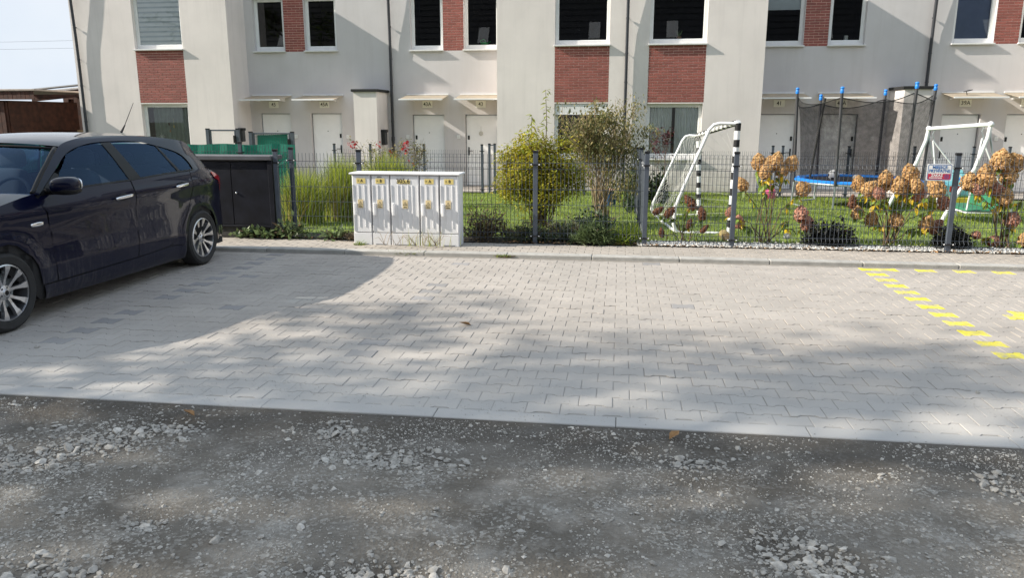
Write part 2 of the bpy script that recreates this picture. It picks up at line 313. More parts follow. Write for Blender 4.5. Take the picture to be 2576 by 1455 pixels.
class MB:
    def __init__(s): s.v = []; s.f = []
    def add(s, V, F):
        b = len(s.v); s.v.extend(tuple(map(float, v)) for v in V); s.f.extend(tuple(i+b for i in f) for f in F); return s
    def box(s, x0, x1, y0, y1, z0, z1):
        return s.add([(x0,y0,z0),(x1,y0,z0),(x1,y1,z0),(x0,y1,z0),(x0,y0,z1),(x1,y0,z1),(x1,y1,z1),(x0,y1,z1)],
              [(0,3,2,1),(4,5,6,7),(0,1,5,4),(1,2,6,5),(2,3,7,6),(3,0,4,7)])
    def bbox(s, x0, x1, y0, y1, z0, z1, b=.01):      # chamfered box (24 verts)
        V = []; xs = (x0, x1); ys = (y0, y1); zs = (z0, z1)
        idx = {}
        for i in (0, 1):
            for j in (0, 1):
                for k in (0, 1):
                    sx, sy, sz = (1, -1)[i], (1, -1)[j], (1, -1)[k]
                    idx[i,j,k,'x'] = len(V); V.append((xs[i], ys[j]+sy*b, zs[k]+sz*b))
                    idx[i,j,k,'y'] = len(V); V.append((xs[i]+sx*b, ys[j], zs[k]+sz*b))
                    idx[i,j,k,'z'] = len(V); V.append((xs[i]+sx*b, ys[j]+sy*b, zs[k]))
        F = []
        for i in (0, 1): F.append([idx[i,0,0,'x'], idx[i,1,0,'x'], idx[i,1,1,'x'], idx[i,0,1,'x']])
        for j in (0, 1): F.append([idx[0,j,0,'y'], idx[1,j,0,'y'], idx[1,j,1,'y'], idx[0,j,1,'y']])
        for k in (0, 1): F.append([idx[0,0,k,'z'], idx[1,0,k,'z'], idx[1,1,k,'z'], idx[0,1,k,'z']])
        for j in (0, 1):
            for k in (0, 1): F.append([idx[0,j,k,'y'], idx[1,j,k,'y'], idx[1,j,k,'z'], idx[0,j,k,'z']])
        for i in (0, 1):
            for k in (0, 1): F.append([idx[i,0,k,'x'], idx[i,1,k,'x'], idx[i,1,k,'z'], idx[i,0,k,'z']])
        for i in (0, 1):
            for j in (0, 1): F.append([idx[i,j,0,'x'], idx[i,j,1,'x'], idx[i,j,1,'y'], idx[i,j,0,'y']])
        for i in (0, 1):
            for j in (0, 1):
                for k in (0, 1): F.append([idx[i,j,k,'x'], idx[i,j,k,'y'], idx[i,j,k,'z']])
        s.fix = True
        return s.add(V, F)
    def tube(s, pts, r, n=6, closed=False):
        P = [Vector(p) for p in pts]; m = len(P); R = r if isinstance(r, (list, tuple)) else [r]*m
        T = []
        for i in range(m):
            a = P[i-1] if (i > 0 or closed) else P[i]; b = P[(i+1) % m] if (i < m-1 or closed) else P[i]
            T.append((b-a).normalized())
        up = Vector((0, 0, 1)) if abs(T[0].z) < .9 else Vector((1, 0, 0))
        u = T[0].cross(up).normalized(); V = []; F = []
        for i in range(m):
            u = (u - T[i]*u.dot(T[i]))
            u = u.normalized() if u.length > 1e-6 else T[i].orthogonal().normalized()
            v = T[i].cross(u)
            for k in range(n):
                a = 2*PI*k/n; V.append(P[i]+(u*math.cos(a)+v*math.sin(a))*R[i])
        for i in range(m if closed else m-1):
            for k in range(n):
                a = i*n+k; b = i*n+(k+1) % n; c = ((i+1) % m)*n
                F.append((a, b, c+(k+1) % n, c+k))
        if not closed: F.append(tuple(range(n-1, -1, -1))); F.append(tuple((m-1)*n+k for k in range(n)))
        return s.add(V, F)
    def sell(s, c, r, e1=.5, e2=.5, nu=20, nv=12, rot=None):     # superellipsoid
        V = []; F = []
        sp = lambda a, e: math.copysign(abs(a)**e, a)
        for j in range(nv+1):
            b = -PI/2+PI*j/nv
            for i in range(nu):
                a = 2*PI*i/nu
                p = Vector((r[0]*sp(math.cos(b), e1)*sp(math.cos(a), e2), r[1]*sp(math.cos(b), e1)*sp(math.sin(a), e2), r[2]*sp(math.sin(b), e1)))
                if rot: p = rot @ p
                V.append(p+Vector(c))
        for j in range(nv):
            for i in range(nu):
                F.append((j*nu+i, j*nu+(i+1) % nu, (j+1)*nu+(i+1) % nu, (j+1)*nu+i))
        return s.add(V, F)
    def lathe(s, prof, c, axis='z', n=32, close=False):
        V = []; F = []; m = len(prof)
        for i in range(n):
            a = 2*PI*i/n
            for r, h in prof:
                if axis == 'z': V.append((c[0]+r*math.cos(a), c[1]+r*math.sin(a), c[2]+h))
                elif axis == 'x': V.append((c[0]+h, c[1]+r*math.cos(a), c[2]+r*math.sin(a)))
                else: V.append((c[0]+r*math.cos(a), c[1]+h, c[2]+r*math.sin(a)))
        for i in range(n):
            for k in range(m if close else m-1):
                F.append((i*m+k, ((i+1) % n)*m+k, ((i+1) % n)*m+(k+1) % m, i*m+(k+1) % m))
        return s.add(V, F)
    def build(s, name, m, parent=None, smooth=False, auto=None, loc=None, weld=False):
        """verts are in world space; the object sits at its parent's origin (or at loc)"""
        off = wl(parent) if parent else Vector((0, 0, 0)); l = Vector((0, 0, 0))
        if loc is not None: l = Vector(loc)-off
        o0 = off+l
        V = [(v[0]-o0.x, v[1]-o0.y, v[2]-o0.z) for v in s.v]
        me = mesh(name, V, s.f, m, smooth=smooth)
        if getattr(s, 'fix', False):
            bm = bmesh.new(); bm.from_mesh(me); bmesh.ops.recalc_face_normals(bm, faces=bm.faces); bm.to_mesh(me); bm.free()
        if weld:
            bm = bmesh.new(); bm.from_mesh(me); bmesh.ops.remove_doubles(bm, verts=bm.verts, dist=1e-4); bm.to_mesh(me); bm.free()
        if smooth and auto: me.set_sharp_from_angle(angle=math.radians(auto))
        return link(name, me, parent, l)
def text(body, size, x, y, z, m, parent, name, align='CENTER', sx=1, thick=.0):
    cu = bpy.data.curves.new('t', 'FONT'); cu.body = body; cu.size = size; cu.align_x = align; cu.align_y = 'CENTER'; cu.resolution_u = 2; cu.offset = thick
    o = bpy.data.objects.new('t', cu); COL.objects.link(o)
    dg = bpy.context.evaluated_depsgraph_get(); dg.update()
    me = bpy.data.meshes.new_from_object(o.evaluated_get(dg)); bpy.data.objects.remove(o)
    n = len(me.vertices); co = np.empty(n*3); me.vertices.foreach_get('co', co); co = co.reshape(-1, 3)
    F = [tuple(p.vertices) for p in me.polygons]; bpy.data.meshes.remove(me)
    mb = MB(); mb.add([(x+c[0]*sx, y, z+c[1]) for c in co], F); return mb.build(name, m, parent)
def copy_tree(o, parent=None):
    c = o.copy(); COL.objects.link(c); c.parent = parent; 
    WL[c.name] = wl(o)
    for ch in list(o.children): copy_tree(ch, c)
    return c
def fallg(Y): return .0 if Y < 10 else (-.034*(Y-10) if Y < 21.8 else -.40)      # garden falls gently to the houses
def G(Y): return .05+fallg(Y) if Y > 9.9 else 0

# ------------------------------------------------------------------ ground, gravel, paving
ys = [-300, -60, 9.0, 9.9, 10, 14, 18, 21.8, 23, 40, 300]
mb = MB(); V = []; F = []
for y in ys:
    z = -.06 if y <= 9 else (.0 if y < 9.95 else fallg(y)-.0)
    for x in (-300, 300): V.append((x, y, z))
for i in range(len(ys)-1): F.append((2*i, 2*i+1, 2*i+3, 2*i+2))
tag(mb.add(V, F).build('ground', M['ground']), 'bare soil ground under the gardens and yards', kind='structure')

def fbm(x, y, seed=0):
    r = np.random.default_rng(seed); out = np.zeros_like(x); a = 1.0; f = 1.0
    for o in range(5):
        for k in range(3):
            th, ph = r.uniform(0, 2*PI, 2); out += a*np.sin((x*math.cos(th)+y*math.sin(th))*f*2.2+ph+1.3*np.sin(f*1.7*(x*math.sin(th)-y*math.cos(th))+ph*2))
        a *= .55; f *= 1.9
    return out/4
PILES = [(-2.68, 3.52, .34, .15), (-2.95, 3.2, .34, .14), (-2.45, 3.74, .25, .05), (-1.12, 3.49, .36, .14), (-1.5, 3.8, .12, .1), (.76, 2.80, .24, .20), (.42, 3.67, .16, .08), (1.86, 3.56, .14, .12), (-1.95, 2.72, .1, .06), (.35, 2.45, .3, .1), (-.9, 2.5, .3, .08), (-2.1, 2.33, .2, .12)]
def hgr(x, y):
    h = .012*fbm(x*1.2, y*1.2, 5)+.004*fbm(x*6, y*6, 6)+.0025*fbm(x*17, y*17, 8)-.018
    for cx, cy, rx, ry in PILES: h = h-.028*np.exp(-(((x-cx)/(rx*1.3))**2+((y-cy)/(ry*1.5))**2))
    t = np.clip((y-3.75)/.25, 0, 1); return h*(1-t*.75)-.004*t
nx, ny = 340, 150
X, Y = np.meshgrid(np.linspace(-5, 4, nx), np.linspace(1.0, 4.0, ny)); Z = hgr(X, Y)
V = np.stack([X.ravel(), Y.ravel(), Z.ravel()], 1); I = np.arange(nx*ny).reshape(ny, nx)
F = np.stack([I[:-1, :-1].ravel(), I[:-1, 1:].ravel(), I[1:, 1:].ravel(), I[1:, :-1].ravel()], 1)
gravel = link('gravel_road', mesh('gravel_road', V, F, M['gravel'], smooth=True)); tag(gravel, 'grey compacted gravel yard with potholes and loose crushed stone', kind='structure')
mb = MB()
for a in ((-40, -5, -8, 4.0), (4, 40, -8, 4.0), (-5, 4, -8, 1.0)): mb.add([(a[0], a[2], -.018), (a[1], a[2], -.018), (a[1], a[3], -.018), (a[0], a[3], -.018)], [(0, 1, 2, 3)])
mb.build('outer_gravel', M['gravel'], gravel)

lot = link('parking_lot', mesh('parking_lot', [(-14, 4.13, -.003), (12, 4.13, -.003), (12, 5.4, -.0045), (-14, 5.4, -.0045), (-14, 9.12, -.006), (12, 9.12, -.006)], [(0, 1, 2, 3), (3, 2, 5, 4)], M['joint']))
tag(lot, 'parking bays paved with grey interlocking concrete blocks', kind='structure')
# one behaton block: bone-shaped outline
PX, PY = .2, .1475
def bone(w, h, d, gap):
    hw_, hh = w/2-gap/2, h/2-gap/2
    top = [(-hw_, hh+d), (-.062, hh+d), (-.040, hh-d), (.040, hh-d), (.062, hh+d), (hw_, hh+d)]
    return [(x, y) for x, y in top][::-1]+[(x, -y) for x, y in top]
def paver_geo(w=PX, h=PY, d=.011, gap=.0035, zt=0, zb=-.03, ch=.0035):
    o = bone(w, h, d, gap); n = len(o); cx = [(x*(1-ch/(w/2)), y*(1-ch/(h/2))) for x, y in o]
    V = [(x, y, zb) for x, y in o]+[(x, y, zt-ch*.7) for x, y in o]+[(x, y, zt) for x, y in cx]
    F = []
    for k in range(n):
        j = (k+1) % n; F.append((k, j, n+j, n+k)); F.append((n+k, n+j, 2*n+j, 2*n+k))
    # top split in three convex parts
    t = 2*n; F.append((t+0, t+1, t+10, t+11)); F.append((t+1, t+2, t+9, t+10)); F.append((t+2, t+3, t+8, t+9)); F.append((t+3, t+4, t+7, t+8)); F.append((t+4, t+5, t+6, t+7))
    return np.array(V), F
pv, pf = paver_geo()
pm = {k: mesh('paver', pv, pf, M[k]) for k in ('paver', 'paver_dark', 'yellow')}
camp = Vector(camo.location)
cells = []; nrow = int((9.09-4.14)/PY)
for r in range(nrow):
    y = 4.14+PY*(r+.5)
    for c in range(-70, 62):
        x = .0+PX*(c+(.5 if r % 2 else 0))
        if not (-13.9 < x < 11.9): continue
        kind = 'paver'
        if r % 2 == 0:
            for lx, pr_ in ((-1.8, .5), (.6, .15), (-4.2, .85)): 
                if abs(x-lx) < .01 and random.random() < pr_: kind = 'paver_dark'
            if abs(x-2.8) < .01 and r > 9: kind = 'yellow'
        if r == nrow-1 and x > 2.75 and round(x/.2) % 2 == 1: kind = 'yellow'
        if abs(x-3.45) < .06 and r in (17, 18, 19): kind = 'yellow'
        if kind == 'paver' and random.random() < .002: kind = 'paver_dark'
        cells.append((x, y, kind))
def near(cells):
    # the 300 that show largest: nearest the camera and inside the view
    def key(c):
        d = Vector((c[0], c[1], 0))-camp; a = math.atan2(d.x, d.y)+math.radians(7.9)
        return d.length+(100 if abs(a) > math.radians(33) else 0)
    return sorted(cells, key=key)
cells = near(cells); col_over = [c for c in cells[300:] if c[2] != 'paver']
ind = [c for c in cells[:300]]; rest = cells[300:]
def settle(): return random.gauss(0, .0012), random.gauss(0, .004), random.gauss(0, .004)
for x, y, k in ind:
    o = bpy.data.objects.new('paver', pm[k]); COL.objects.link(o); o.parent = lot; dz, a, b = settle()
    o.location = (x, y, dz); o.rotation_euler = (a, b, random.gauss(0, .006))
def joined(cells, geo, name, mats, parent, jit=True):
    V, F = geo; V = np.asarray(V); allV = []; allF = []; mi = []; order = {k: i for i, k in enumerate(mats)}
    for i, c in enumerate(cells):
        W = V+np.array([c[0], c[1], (c[3] if len(c) > 3 else 0)+random.gauss(0, .0012)]); W[:, 2] += (V[:, 0]*random.gauss(0, .004)+V[:, 1]*random.gauss(0, .004))
        allV.append(W); b = i*len(V); allF += [tuple(k+b for k in f) for f in F]; mi += [order[c[2]]]*len(F)
    o = link(name, mesh(name, np.concatenate(allV), allF, [M[k] for k in mats], mi), parent); o['kind'] = 'stuff'; return o
joined(rest, (pv, pf), 'far_pavers', ['paver', 'paver_dark', 'yellow'], lot)
# flat concrete edging along the gravel, kerb along the sidewalk
def kerbs(y0, y1, zt, zb, xoff, parent, L=1.03, mm='kerb', ch=.010):
    mb = MB(); mb.bbox(-L/2+.0015, L/2-.0015, y0, y1, zb, zt, ch); 
    base = mb.build('kerb_stone', M[mm], parent); k0 = None
    for i in range(-13, 12):
        o = base if i == -13 else base.copy()
        if i != -13: COL.objects.link(o)
        o.location = (xoff+L*(i+.5), random.gauss(0, .001), random.gauss(0, .001))
kerbs(4.0, 4.137, .000, -.08, .02, lot, 1.03, 'edging', .004)
walk = link('sidewalk', mesh('sidewalk', [(-14, 9.27, .030), (12, 9.27, .030), (12, 9.97, .030), (-14, 9.97, .030)], [(0, 1, 2, 3)], M['joint'])); tag(walk, 'narrow raised sidewalk of pale blocks along the garden fence', kind='structure')
kerbs(9.12, 9.265, .042, -.06, -.3, walk)
wv, wf = paver_geo(.2, .1, .0075, .004, .037, .0, .004)
wm = mesh('paver', wv, wf, M['paver_walk'])
wc = [(PX*(c+(.5 if r % 2 else 0)), 9.275+.05+.1*r, 'paver_walk') for r in range(7) for c in range(-69, 59)]
wc = near(wc)
for x, y, k in wc[:300]:
    o = bpy.data.objects.new('paver', wm); COL.objects.link(o); o.parent = walk; o.location = (x, y, random.gauss(0, .001))
joined(wc[300:], (wv, wf), 'far_pavers', ['paver_walk'], walk)

# loose stones
def rock(seed, flat=.6, sub=1):
    r = np.random.default_rng(seed); bm = bmesh.new(); bmesh.ops.create_icosphere(bm, subdivisions=sub, radius=1)
    s = Vector((r.uniform(.8, 1.25), r.uniform(.7, 1.05), flat*r.uniform(.75, 1.2))); cuts = [(Vector(r.normal(size=3)).normalized(), r.uniform(.38, .8)) for _ in range(9)]
    for v in bm.verts:
        p = v.co.copy()
        for n, d in cuts:
            k = p.dot(n)
            if k > d: p -= n*(k-d)
        p *= 1+.05*r.normal(); v.co = Vector((p.x*s.x, p.y*s.y, p.z*s.z))
    V = np.array([tuple(v.co) for v in bm.verts]); F = [tuple(v.index for v in f.verts) for f in bm.faces]; bm.free(); return V, F
ROCKS = [rock(i, .62, 2 if i < 5 else 1) for i in range(14)]
RM = [mesh('stone', V, F, M['stone']) for V, F in ROCKS]
stones = []
def sz(): return min(.024, .0080*math.exp(random.gauss(0, .42)))
for cx, cy, rx, ry in PILES:
    for k in range(int(9000*rx*ry)):
        x, y = random.gauss(cx, rx*.6), random.gauss(cy, ry*.65)
        if y < 3.95: stones.append((x, y, sz()*1.5))
px_ = rng.uniform(-4.2, 3.2, 15000); py_ = rng.uniform(1.6, 3.95, 15000); dmap = fbm(px_*1.6, py_*2.4, 3)
for k in range(15000):
    x, y = float(px_[k]), float(py_[k])
    d = dmap[k]
    if random.random() < .36+.6*d: stones.append((x, y, sz()*.95))
for k in range(420):      # grit carried onto the paving
    stones.append((random.uniform(-5, 4), 4.0+abs(random.gauss(0, .55)), random.uniform(.002, .0055)))
stones += [(-1.57, 2.62, .032), (-.37, 2.96, .028), (-.36, 2.86, .024), (-4.22, 4.91, .030), (2.22, 4.83, .026), (.40, 3.93, .018), (.28, 3.78, .02), (-.75, 2.98, .02), (-.74, 2.93, .02), (-2.4, 2.75, .022), (-2.33, 2.72, .02)]
stones.sort(key=lambda s: -s[2]/math.hypot(s[0], s[1]))
def hz(x, y): return float(hgr(np.array([x]), np.array([y]))[0]) if y < 4 else .001
for x, y, s in stones[:300]:
    i = random.randrange(14); o = bpy.data.objects.new('stone', RM[i]); COL.objects.link(o); o.parent = gravel
    o.location = (x, y, hz(x, y)+s*.12); o.scale = (s, s, s*.9); o.rotation_euler = (random.gauss(0, .25), random.gauss(0, .25), random.uniform(0, 6.28))
def scatter(items, geos, name, m, parent, kind='stuff', sink=.05):
    aV = []; aF = []; b = 0
    for x, y, z, s in items:
        V, F = geos[random.randrange(len(geos))]; a = random.uniform(0, 6.28); ca, sa = math.cos(a), math.sin(a)
        W = np.empty_like(V); W[:, 0] = (V[:, 0]*ca-V[:, 1]*sa)*s+x; W[:, 1] = (V[:, 0]*sa+V[:, 1]*ca)*s+y; W[:, 2] = V[:, 2]*s+z+s*sink
        aV.append(W); aF += [tuple(k+b for k in f) for f in F]; b += len(V)
    o = link(name, mesh(name, np.concatenate(aV), aF, m), parent)
    if kind: o['kind'] = kind
    return o
OCT0 = [(np.array([(1,0,0),(-1,0,0),(0,1,0),(0,-1,0),(0,0,.7),(0,0,-.5)], float)*np.random.default_rng(i).uniform(.6, 1.2, (6, 1))+np.random.default_rng(i+50).normal(0, .14, (6, 3)), [(0,2,4),(2,1,4),(1,3,4),(3,0,4),(2,0,5),(1,2,5),(3,1,5),(0,3,5)]) for i in range(12)]
rs_ = stones[300:]; hs_ = hgr(np.array([q[0] for q in rs_]), np.minimum(4, np.array([q[1] for q in rs_])))
rs_ = [(x, y, (h if y < 4 else .001), s_) for (x, y, s_), h in zip(rs_, hs_)]
scatter([q for q in rs_ if q[3] > .0085], ROCKS[5:], 'small_stones', M['stone'], gravel); scatter([q for q in rs_ if q[3] <= .0085], OCT0, 'chippings', M['stone'], gravel)
gr_ = [(random.uniform(-5, 4.5), 4.02+abs(random.gauss(0, .7)), .001, random.uniform(.0016, .0042)) for k in range(5200)]
gr_ = [g_ for g_ in gr_ if float(fbm(np.array([g_[0]*1.2]), np.array([g_[1]*2.2]), 77)[0])+random.gauss(0, .25) > .05]
OCT0 = [(np.array([(1,0,0),(-1,0,0),(0,1,0),(0,-1,0),(0,0,.7),(0,0,-.5)], float)*np.random.default_rng(i).uniform(.6, 1.2, (6, 1)), [(0,2,4),(2,1,4),(1,3,4),(3,0,4),(2,0,5),(1,2,5),(3,1,5),(0,3,5)]) for i in range(8)]
scatter(gr_, OCT0, 'grit', M['stone'], lot)
TINY = [rock(50+i, .7, 0) if False else rock(50+i, .7, 1) for i in range(3)]
ICO = []
for i in range(6):
    bm = bmesh.new(); bmesh.ops.create_icosphere(bm, subdivisions=1, radius=1); r = np.random.default_rng(90+i)
    bmesh.ops.decimate if False else None
    bm.free()
def octa(seed):
    r = np.random.default_rng(seed); V = np.array([(1,0,0),(-1,0,0),(0,1,0),(0,-1,0),(0,0,.7),(0,0,-.5)], float)*r.uniform(.6, 1.2, (6, 1))+r.normal(0, .12, (6, 3))
    return V, [(0,2,4),(2,1,4),(1,3,4),(3,0,4),(2,0,5),(1,2,5),(3,1,5),(0,3,5)]
OCT = [octa(i) for i in range(10)]
gx = rng.uniform(-4.4, 3.3, 90000); gy = 1.6+2.38*rng.uniform(0, 1, 90000)**.8
dn = fbm(gx*1.3, gy*2.0, 21)+.6*fbm(gx*5, gy*5, 22); keep = rng.uniform(0, 1, 90000) < np.clip(.34+.8*dn, .03, 1)
gx, gy = gx[keep], gy[keep]; gz = hgr(gx, gy); gs = .0030*np.exp(rng.normal(0, .55, len(gx)))
scatter(list(zip(gx, gy, gz, gs)), OCT, 'fine_gravel', M['stone'], gravel)
# ------------------------------------------------------------------ row houses
YB, YR = 21.8, 22.9; ZB = -.42; ZT = 6.4
def wallgrid(mb, x0, x1, z0, z1, Y, holes, depth=.22):
    xs = sorted({x0, x1, *[h[0] for h in holes], *[h[1] for h in holes]}); zs = sorted({z0, z1, *[h[2] for h in holes], *[h[3] for h in holes]})
    xs = [x for x in xs if x0 <= x <= x1]; zs = [z for z in zs if z0 <= z <= z1]
    for i in range(len(xs)-1):
        for k in range(len(zs)-1):
            cx, cz = (xs[i]+xs[i+1])/2, (zs[k]+zs[k+1])/2
            if any(h[0] < cx < h[1] and h[2] < cz < h[3] for h in holes): continue
            mb.add([(xs[i], Y, zs[k]), (xs[i+1], Y, zs[k]), (xs[i+1], Y, zs[k+1]), (xs[i], Y, zs[k+1])], [(0, 1, 2, 3)])
    for a, b, c, d in holes:
        mb.add([(a, Y, c), (a, Y+depth, c), (a, Y+depth, d), (a, Y, d)], [(0, 1, 2, 3)])
        mb.add([(b, Y, c), (b, Y, d), (b, Y+depth, d), (b, Y+depth, c)], [(0, 1, 2, 3)])
        mb.add([(a, Y, d), (a, Y+depth, d), (b, Y+depth, d), (b, Y, d)], [(0, 1, 2, 3)])
        mb.add([(a, Y, c), (b, Y, c), (b, Y+depth, c), (a, Y+depth, c)], [(0, 1, 2, 3)])
def brick_panel(parent, x0, x1, z0, z1, Y, cache={}):
    mb = MB(); mb.add([(x0, Y+.013, z0), (x1, Y+.013, z0), (x1, Y+.013, z1), (x0, Y+.013, z1)], [(0, 1, 2, 3)])
    p = mb.build('brick_panel', M['mortar'], parent, loc=(x0, Y, z0))
    n = round((z1-z0)/.0715); ch = (z1-z0)/n
    for r in range(n):
        x = x0-(.0 if r % 2 else .13)
        while x < x1-.01:
            a, b = max(x+.006, x0+.004), min(x+.254, x1-.004); x += .26
            if b-a < .03: continue
            wd = round(b-a, 3)
            if wd not in cache:
                q = MB(); q.bbox(-wd/2, wd/2, 0, .02, -.0285, .0285, .003); o = q.build('brick', M['brick']); cache[wd] = o.data; bpy.data.objects.remove(o)
            o = bpy.data.objects.new('brick', cache[wd]); COL.objects.link(o); o.parent = p
            o.location = ((a+b)/2-x0, random.gauss(0, .0012), (r+.5)*ch); o.rotation_euler = (random.gauss(0, .006), random.gauss(0, .004), random.gauss(0, .006))
def folds(x0, x1, z0, z1, Y, amp=.03, n=9):
    V = []; F = []; m = n*8
    for i in range(m+1):
        t = i/m; x = x0+(x1-x0)*t; y = Y+amp*math.sin(t*n*2*PI+1.5*math.sin(t*7))
        V += [(x, y, z0), (x, y, z1)]
    for i in range(m): F.append((2*i, 2*i+2, 2*i+3, 2*i+1))
    return V, F
def window(parent, x0, x1, z0, z1, Y, kind='dark', rev=.12, fr=.085, bot=.12, sillz=True, sill_ext=.03):
    mb = MB(); y0, y1 = Y+rev, Y+rev+.07
    mb.bbox(x0, x0+fr, y0, y1, z0, z1, .006); mb.bbox(x1-fr, x1, y0, y1, z0, z1, .006)
    mb.bbox(x0+fr, x1-fr, y0, y1, z0, z0+bot, .006); mb.bbox(x0+fr, x1-fr, y0, y1, z1-fr, z1, .006)
    g = .012
    for a, b, c, d in ((x0+fr, x0+fr+g, z0+bot, z1-fr), (x1-fr-g, x1-fr, z0+bot, z1-fr), (x0+fr+g, x1-fr-g, z0+bot, z0+bot+g), (x0+fr+g, x1-fr-g, z1-fr-g, z1-fr)):
        mb.box(a, b, y0+.02, y1-.01, c, d)
    wn = mb.build('window', M['white'], parent, loc=((x0+x1)/2, Y, z0))
    a, b, c, d = x0+fr, x1-fr, z0+bot, z1-fr; yg = Y+rev+.035
    p = MB(); p.add([(a, yg, c), (b, yg, c), (b, yg, d), (a, yg, d)], [(0, 1, 2, 3)]); p.build('pane', M['glass'], wn)
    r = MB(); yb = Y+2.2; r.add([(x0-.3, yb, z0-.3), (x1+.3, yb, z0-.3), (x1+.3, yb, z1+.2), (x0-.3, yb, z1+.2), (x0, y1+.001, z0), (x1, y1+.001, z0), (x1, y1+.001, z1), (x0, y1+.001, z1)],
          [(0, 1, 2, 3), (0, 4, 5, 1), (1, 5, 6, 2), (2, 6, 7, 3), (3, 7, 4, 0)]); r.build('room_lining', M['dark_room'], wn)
    if sillz:
        q = MB(); q.bbox(x0-sill_ext, x1+sill_ext, Y-.09, Y+rev+.002, z0-.042, z0-.004, .004); q.build('sill', M['sill'], wn)
    if kind == 'blind':
        q = MB(); q2 = MB(); z = c; i = 0
        while z < d:
            (q if i % 2 == 0 else q2).box(a, b, yg+.015, yg+.017, z, min(z+(.085 if i % 2 == 0 else .05), d)); z += .085 if i % 2 == 0 else .05; i += 1
        q.build('day_night_blind', M['blind'], wn); q2.build('blind_band', M['blind_grey'], wn)
    elif kind == 'net': 
        q = MB(); q.add(*folds(a, a+(b-a)*.47, c, d, yg+.06)); q.add(*folds(a+(b-a)*.53, b, c, d, yg+.06)); q.build('curtain', M['curtain'], wn, smooth=True)
    elif kind == 'green':
        q = MB(); q.add(*folds(a+.1, b, c, d, yg+.15)); q.build('curtain', M['curtain_green'], wn, smooth=True)
        q = MB()
        for k in range(8):
            t = k*PI/4; R = .13 if k % 2 == 0 else .11; cx, cz = a+.36, c+.45
            q.add([(cx+.03*math.cos(t-.5), yg+.05, cz+.03*math.sin(t-.5)), (cx+R*math.cos(t), yg+.05, cz+R*math.sin(t)), (cx+.03*math.cos(t+.5), yg+.05, cz+.03*math.sin(t+.5)), (cx, yg+.03, cz)], [(0, 1, 3), (1, 2, 3)])
        q.build('paper_star', M['white'], wn)
        for cx, zz, mm in ((a+.62, c+.82, 'black'), (a+.65, c+.62, 'terracotta'), (a+.78, c+.75, 'yellow_st')):
            q = MB(); q.sell((cx, yg+.05, zz), (.025, .02, .045), 1, 1, 8, 6); q.tube([(cx, yg+.05, zz), (cx, yg+.05, zz+.25)], .003, 4); q.build('hanging_ornament', M[mm], wn, smooth=True)
    elif kind == 'blue':
        q = MB(); q.box(a, b, yg+.05, yg+.053, c, d); q.build('blind', M['blind_blue'], wn)
    elif kind == 'halfblind':
        q = MB(); q.box(a, b, yg+.05, yg+.053, c+.83, d); q.build('blind', M['blind_grey'], wn)
    elif kind == 'shutter':
        q = MB(); zz = z1-.30
        q.box(x0+.01, x1-.01, Y+.02, Y+.05, zz, zz+.02)
        z = zz+.02
        while z < z1-.03: q.bbox(x0+.02, x1-.02, Y+.03, Y+.045, z, z+.036, .003); z += .038
        q.build('roller_shutter', M['white'], wn)
    return wn, (a, b, c, d, yg)
def door(parent, x0, x1, z0, z1, Y, hinge=1, lbl=None):
    mb = MB(); mb.bbox(x0+.02, x1-.02, Y+.10, Y+.15, z0+.01, z1-.02, .005)
    d = mb.build('door', M['white_door'], parent, loc=((x0+x1)/2, Y, z0))
    hx = x1-.09 if hinge > 0 else x0+.09
    q = MB(); q.bbox(hx-.02, hx+.02, Y+.085, Y+.10, z0+.90, z0+1.14, .004); q.tube([(hx, Y+.1, z0+1.03), (hx, Y+.04, z0+1.03), (hx-.13*hinge, Y+.04, z0+1.03)], .011, 6); q.build('handle', M['black'], d)
    q = MB(); q.bbox(hx-.028, hx+.028, Y+.085, Y+.10, z0+1.36, z0+1.48, .004); q.build('lock_plate', M['black'], d)
    q = MB(); q.lathe([(0, -.006), (.014, -.006), (.014, .002)], ((x0+x1)/2, Y+.10, z0+1.56), 'y', 10); q.build('peephole', M['black'], d)
    q = MB(); q.box(x0, x0+.02, Y+.09, Y+.14, z0, z1); q.box(x1-.02, x1, Y+.09, Y+.14, z0, z1); q.box(x0+.02, x1-.02, Y+.09, Y+.14, z1-.02, z1); q.build('door_frame', M['cab_gap'], d)
    if lbl: d['label'] = lbl
    return d
def canopy(parent, x0, x1, Y):
    z1, z0, p = 2.32, 2.19, .85
    mb = MB(); mb.add([(x0, Y-.01, z1), (x1, Y-.01, z1), (x1, Y-p, z0), (x0, Y-p, z0), (x0, Y-.01, z1+.008), (x1, Y-.01, z1+.008), (x1, Y-p, z0+.008), (x0, Y-p, z0+.008)], [(0, 3, 2, 1), (4, 5, 6, 7), (0, 1, 5, 4), (2, 3, 7, 6), (1, 2, 6, 5), (3, 0, 4, 7)])
    c = mb.build('canopy', M['canopy'], parent, loc=((x0+x1)/2, Y, z1))
    q = MB(); q.bbox(x0, x1, Y-.035, Y, z1+.01, z1+.045, .004); q.bbox(x0-.01, x1+.01, Y-p-.03, Y-p, z0-.02, z0+.02, .004)
    q.build('edge_rail', M['white'], c)
    for bx in (x0+.22, x1-.22):
        q = MB(); q.add([(bx-.012, Y, z1-.16), (bx-.012, Y-p+.15, z0-.0), (bx-.012, Y, z1-.015), (bx+.012, Y, z1-.16), (bx+.012, Y-p+.15, z0-.0), (bx+.012, Y, z1-.015)], [(0, 1, 2), (5, 4, 3), (0, 3, 4, 1), (1, 4, 5, 2), (2, 5, 3, 0)]); q.build('bracket', M['white'], c)
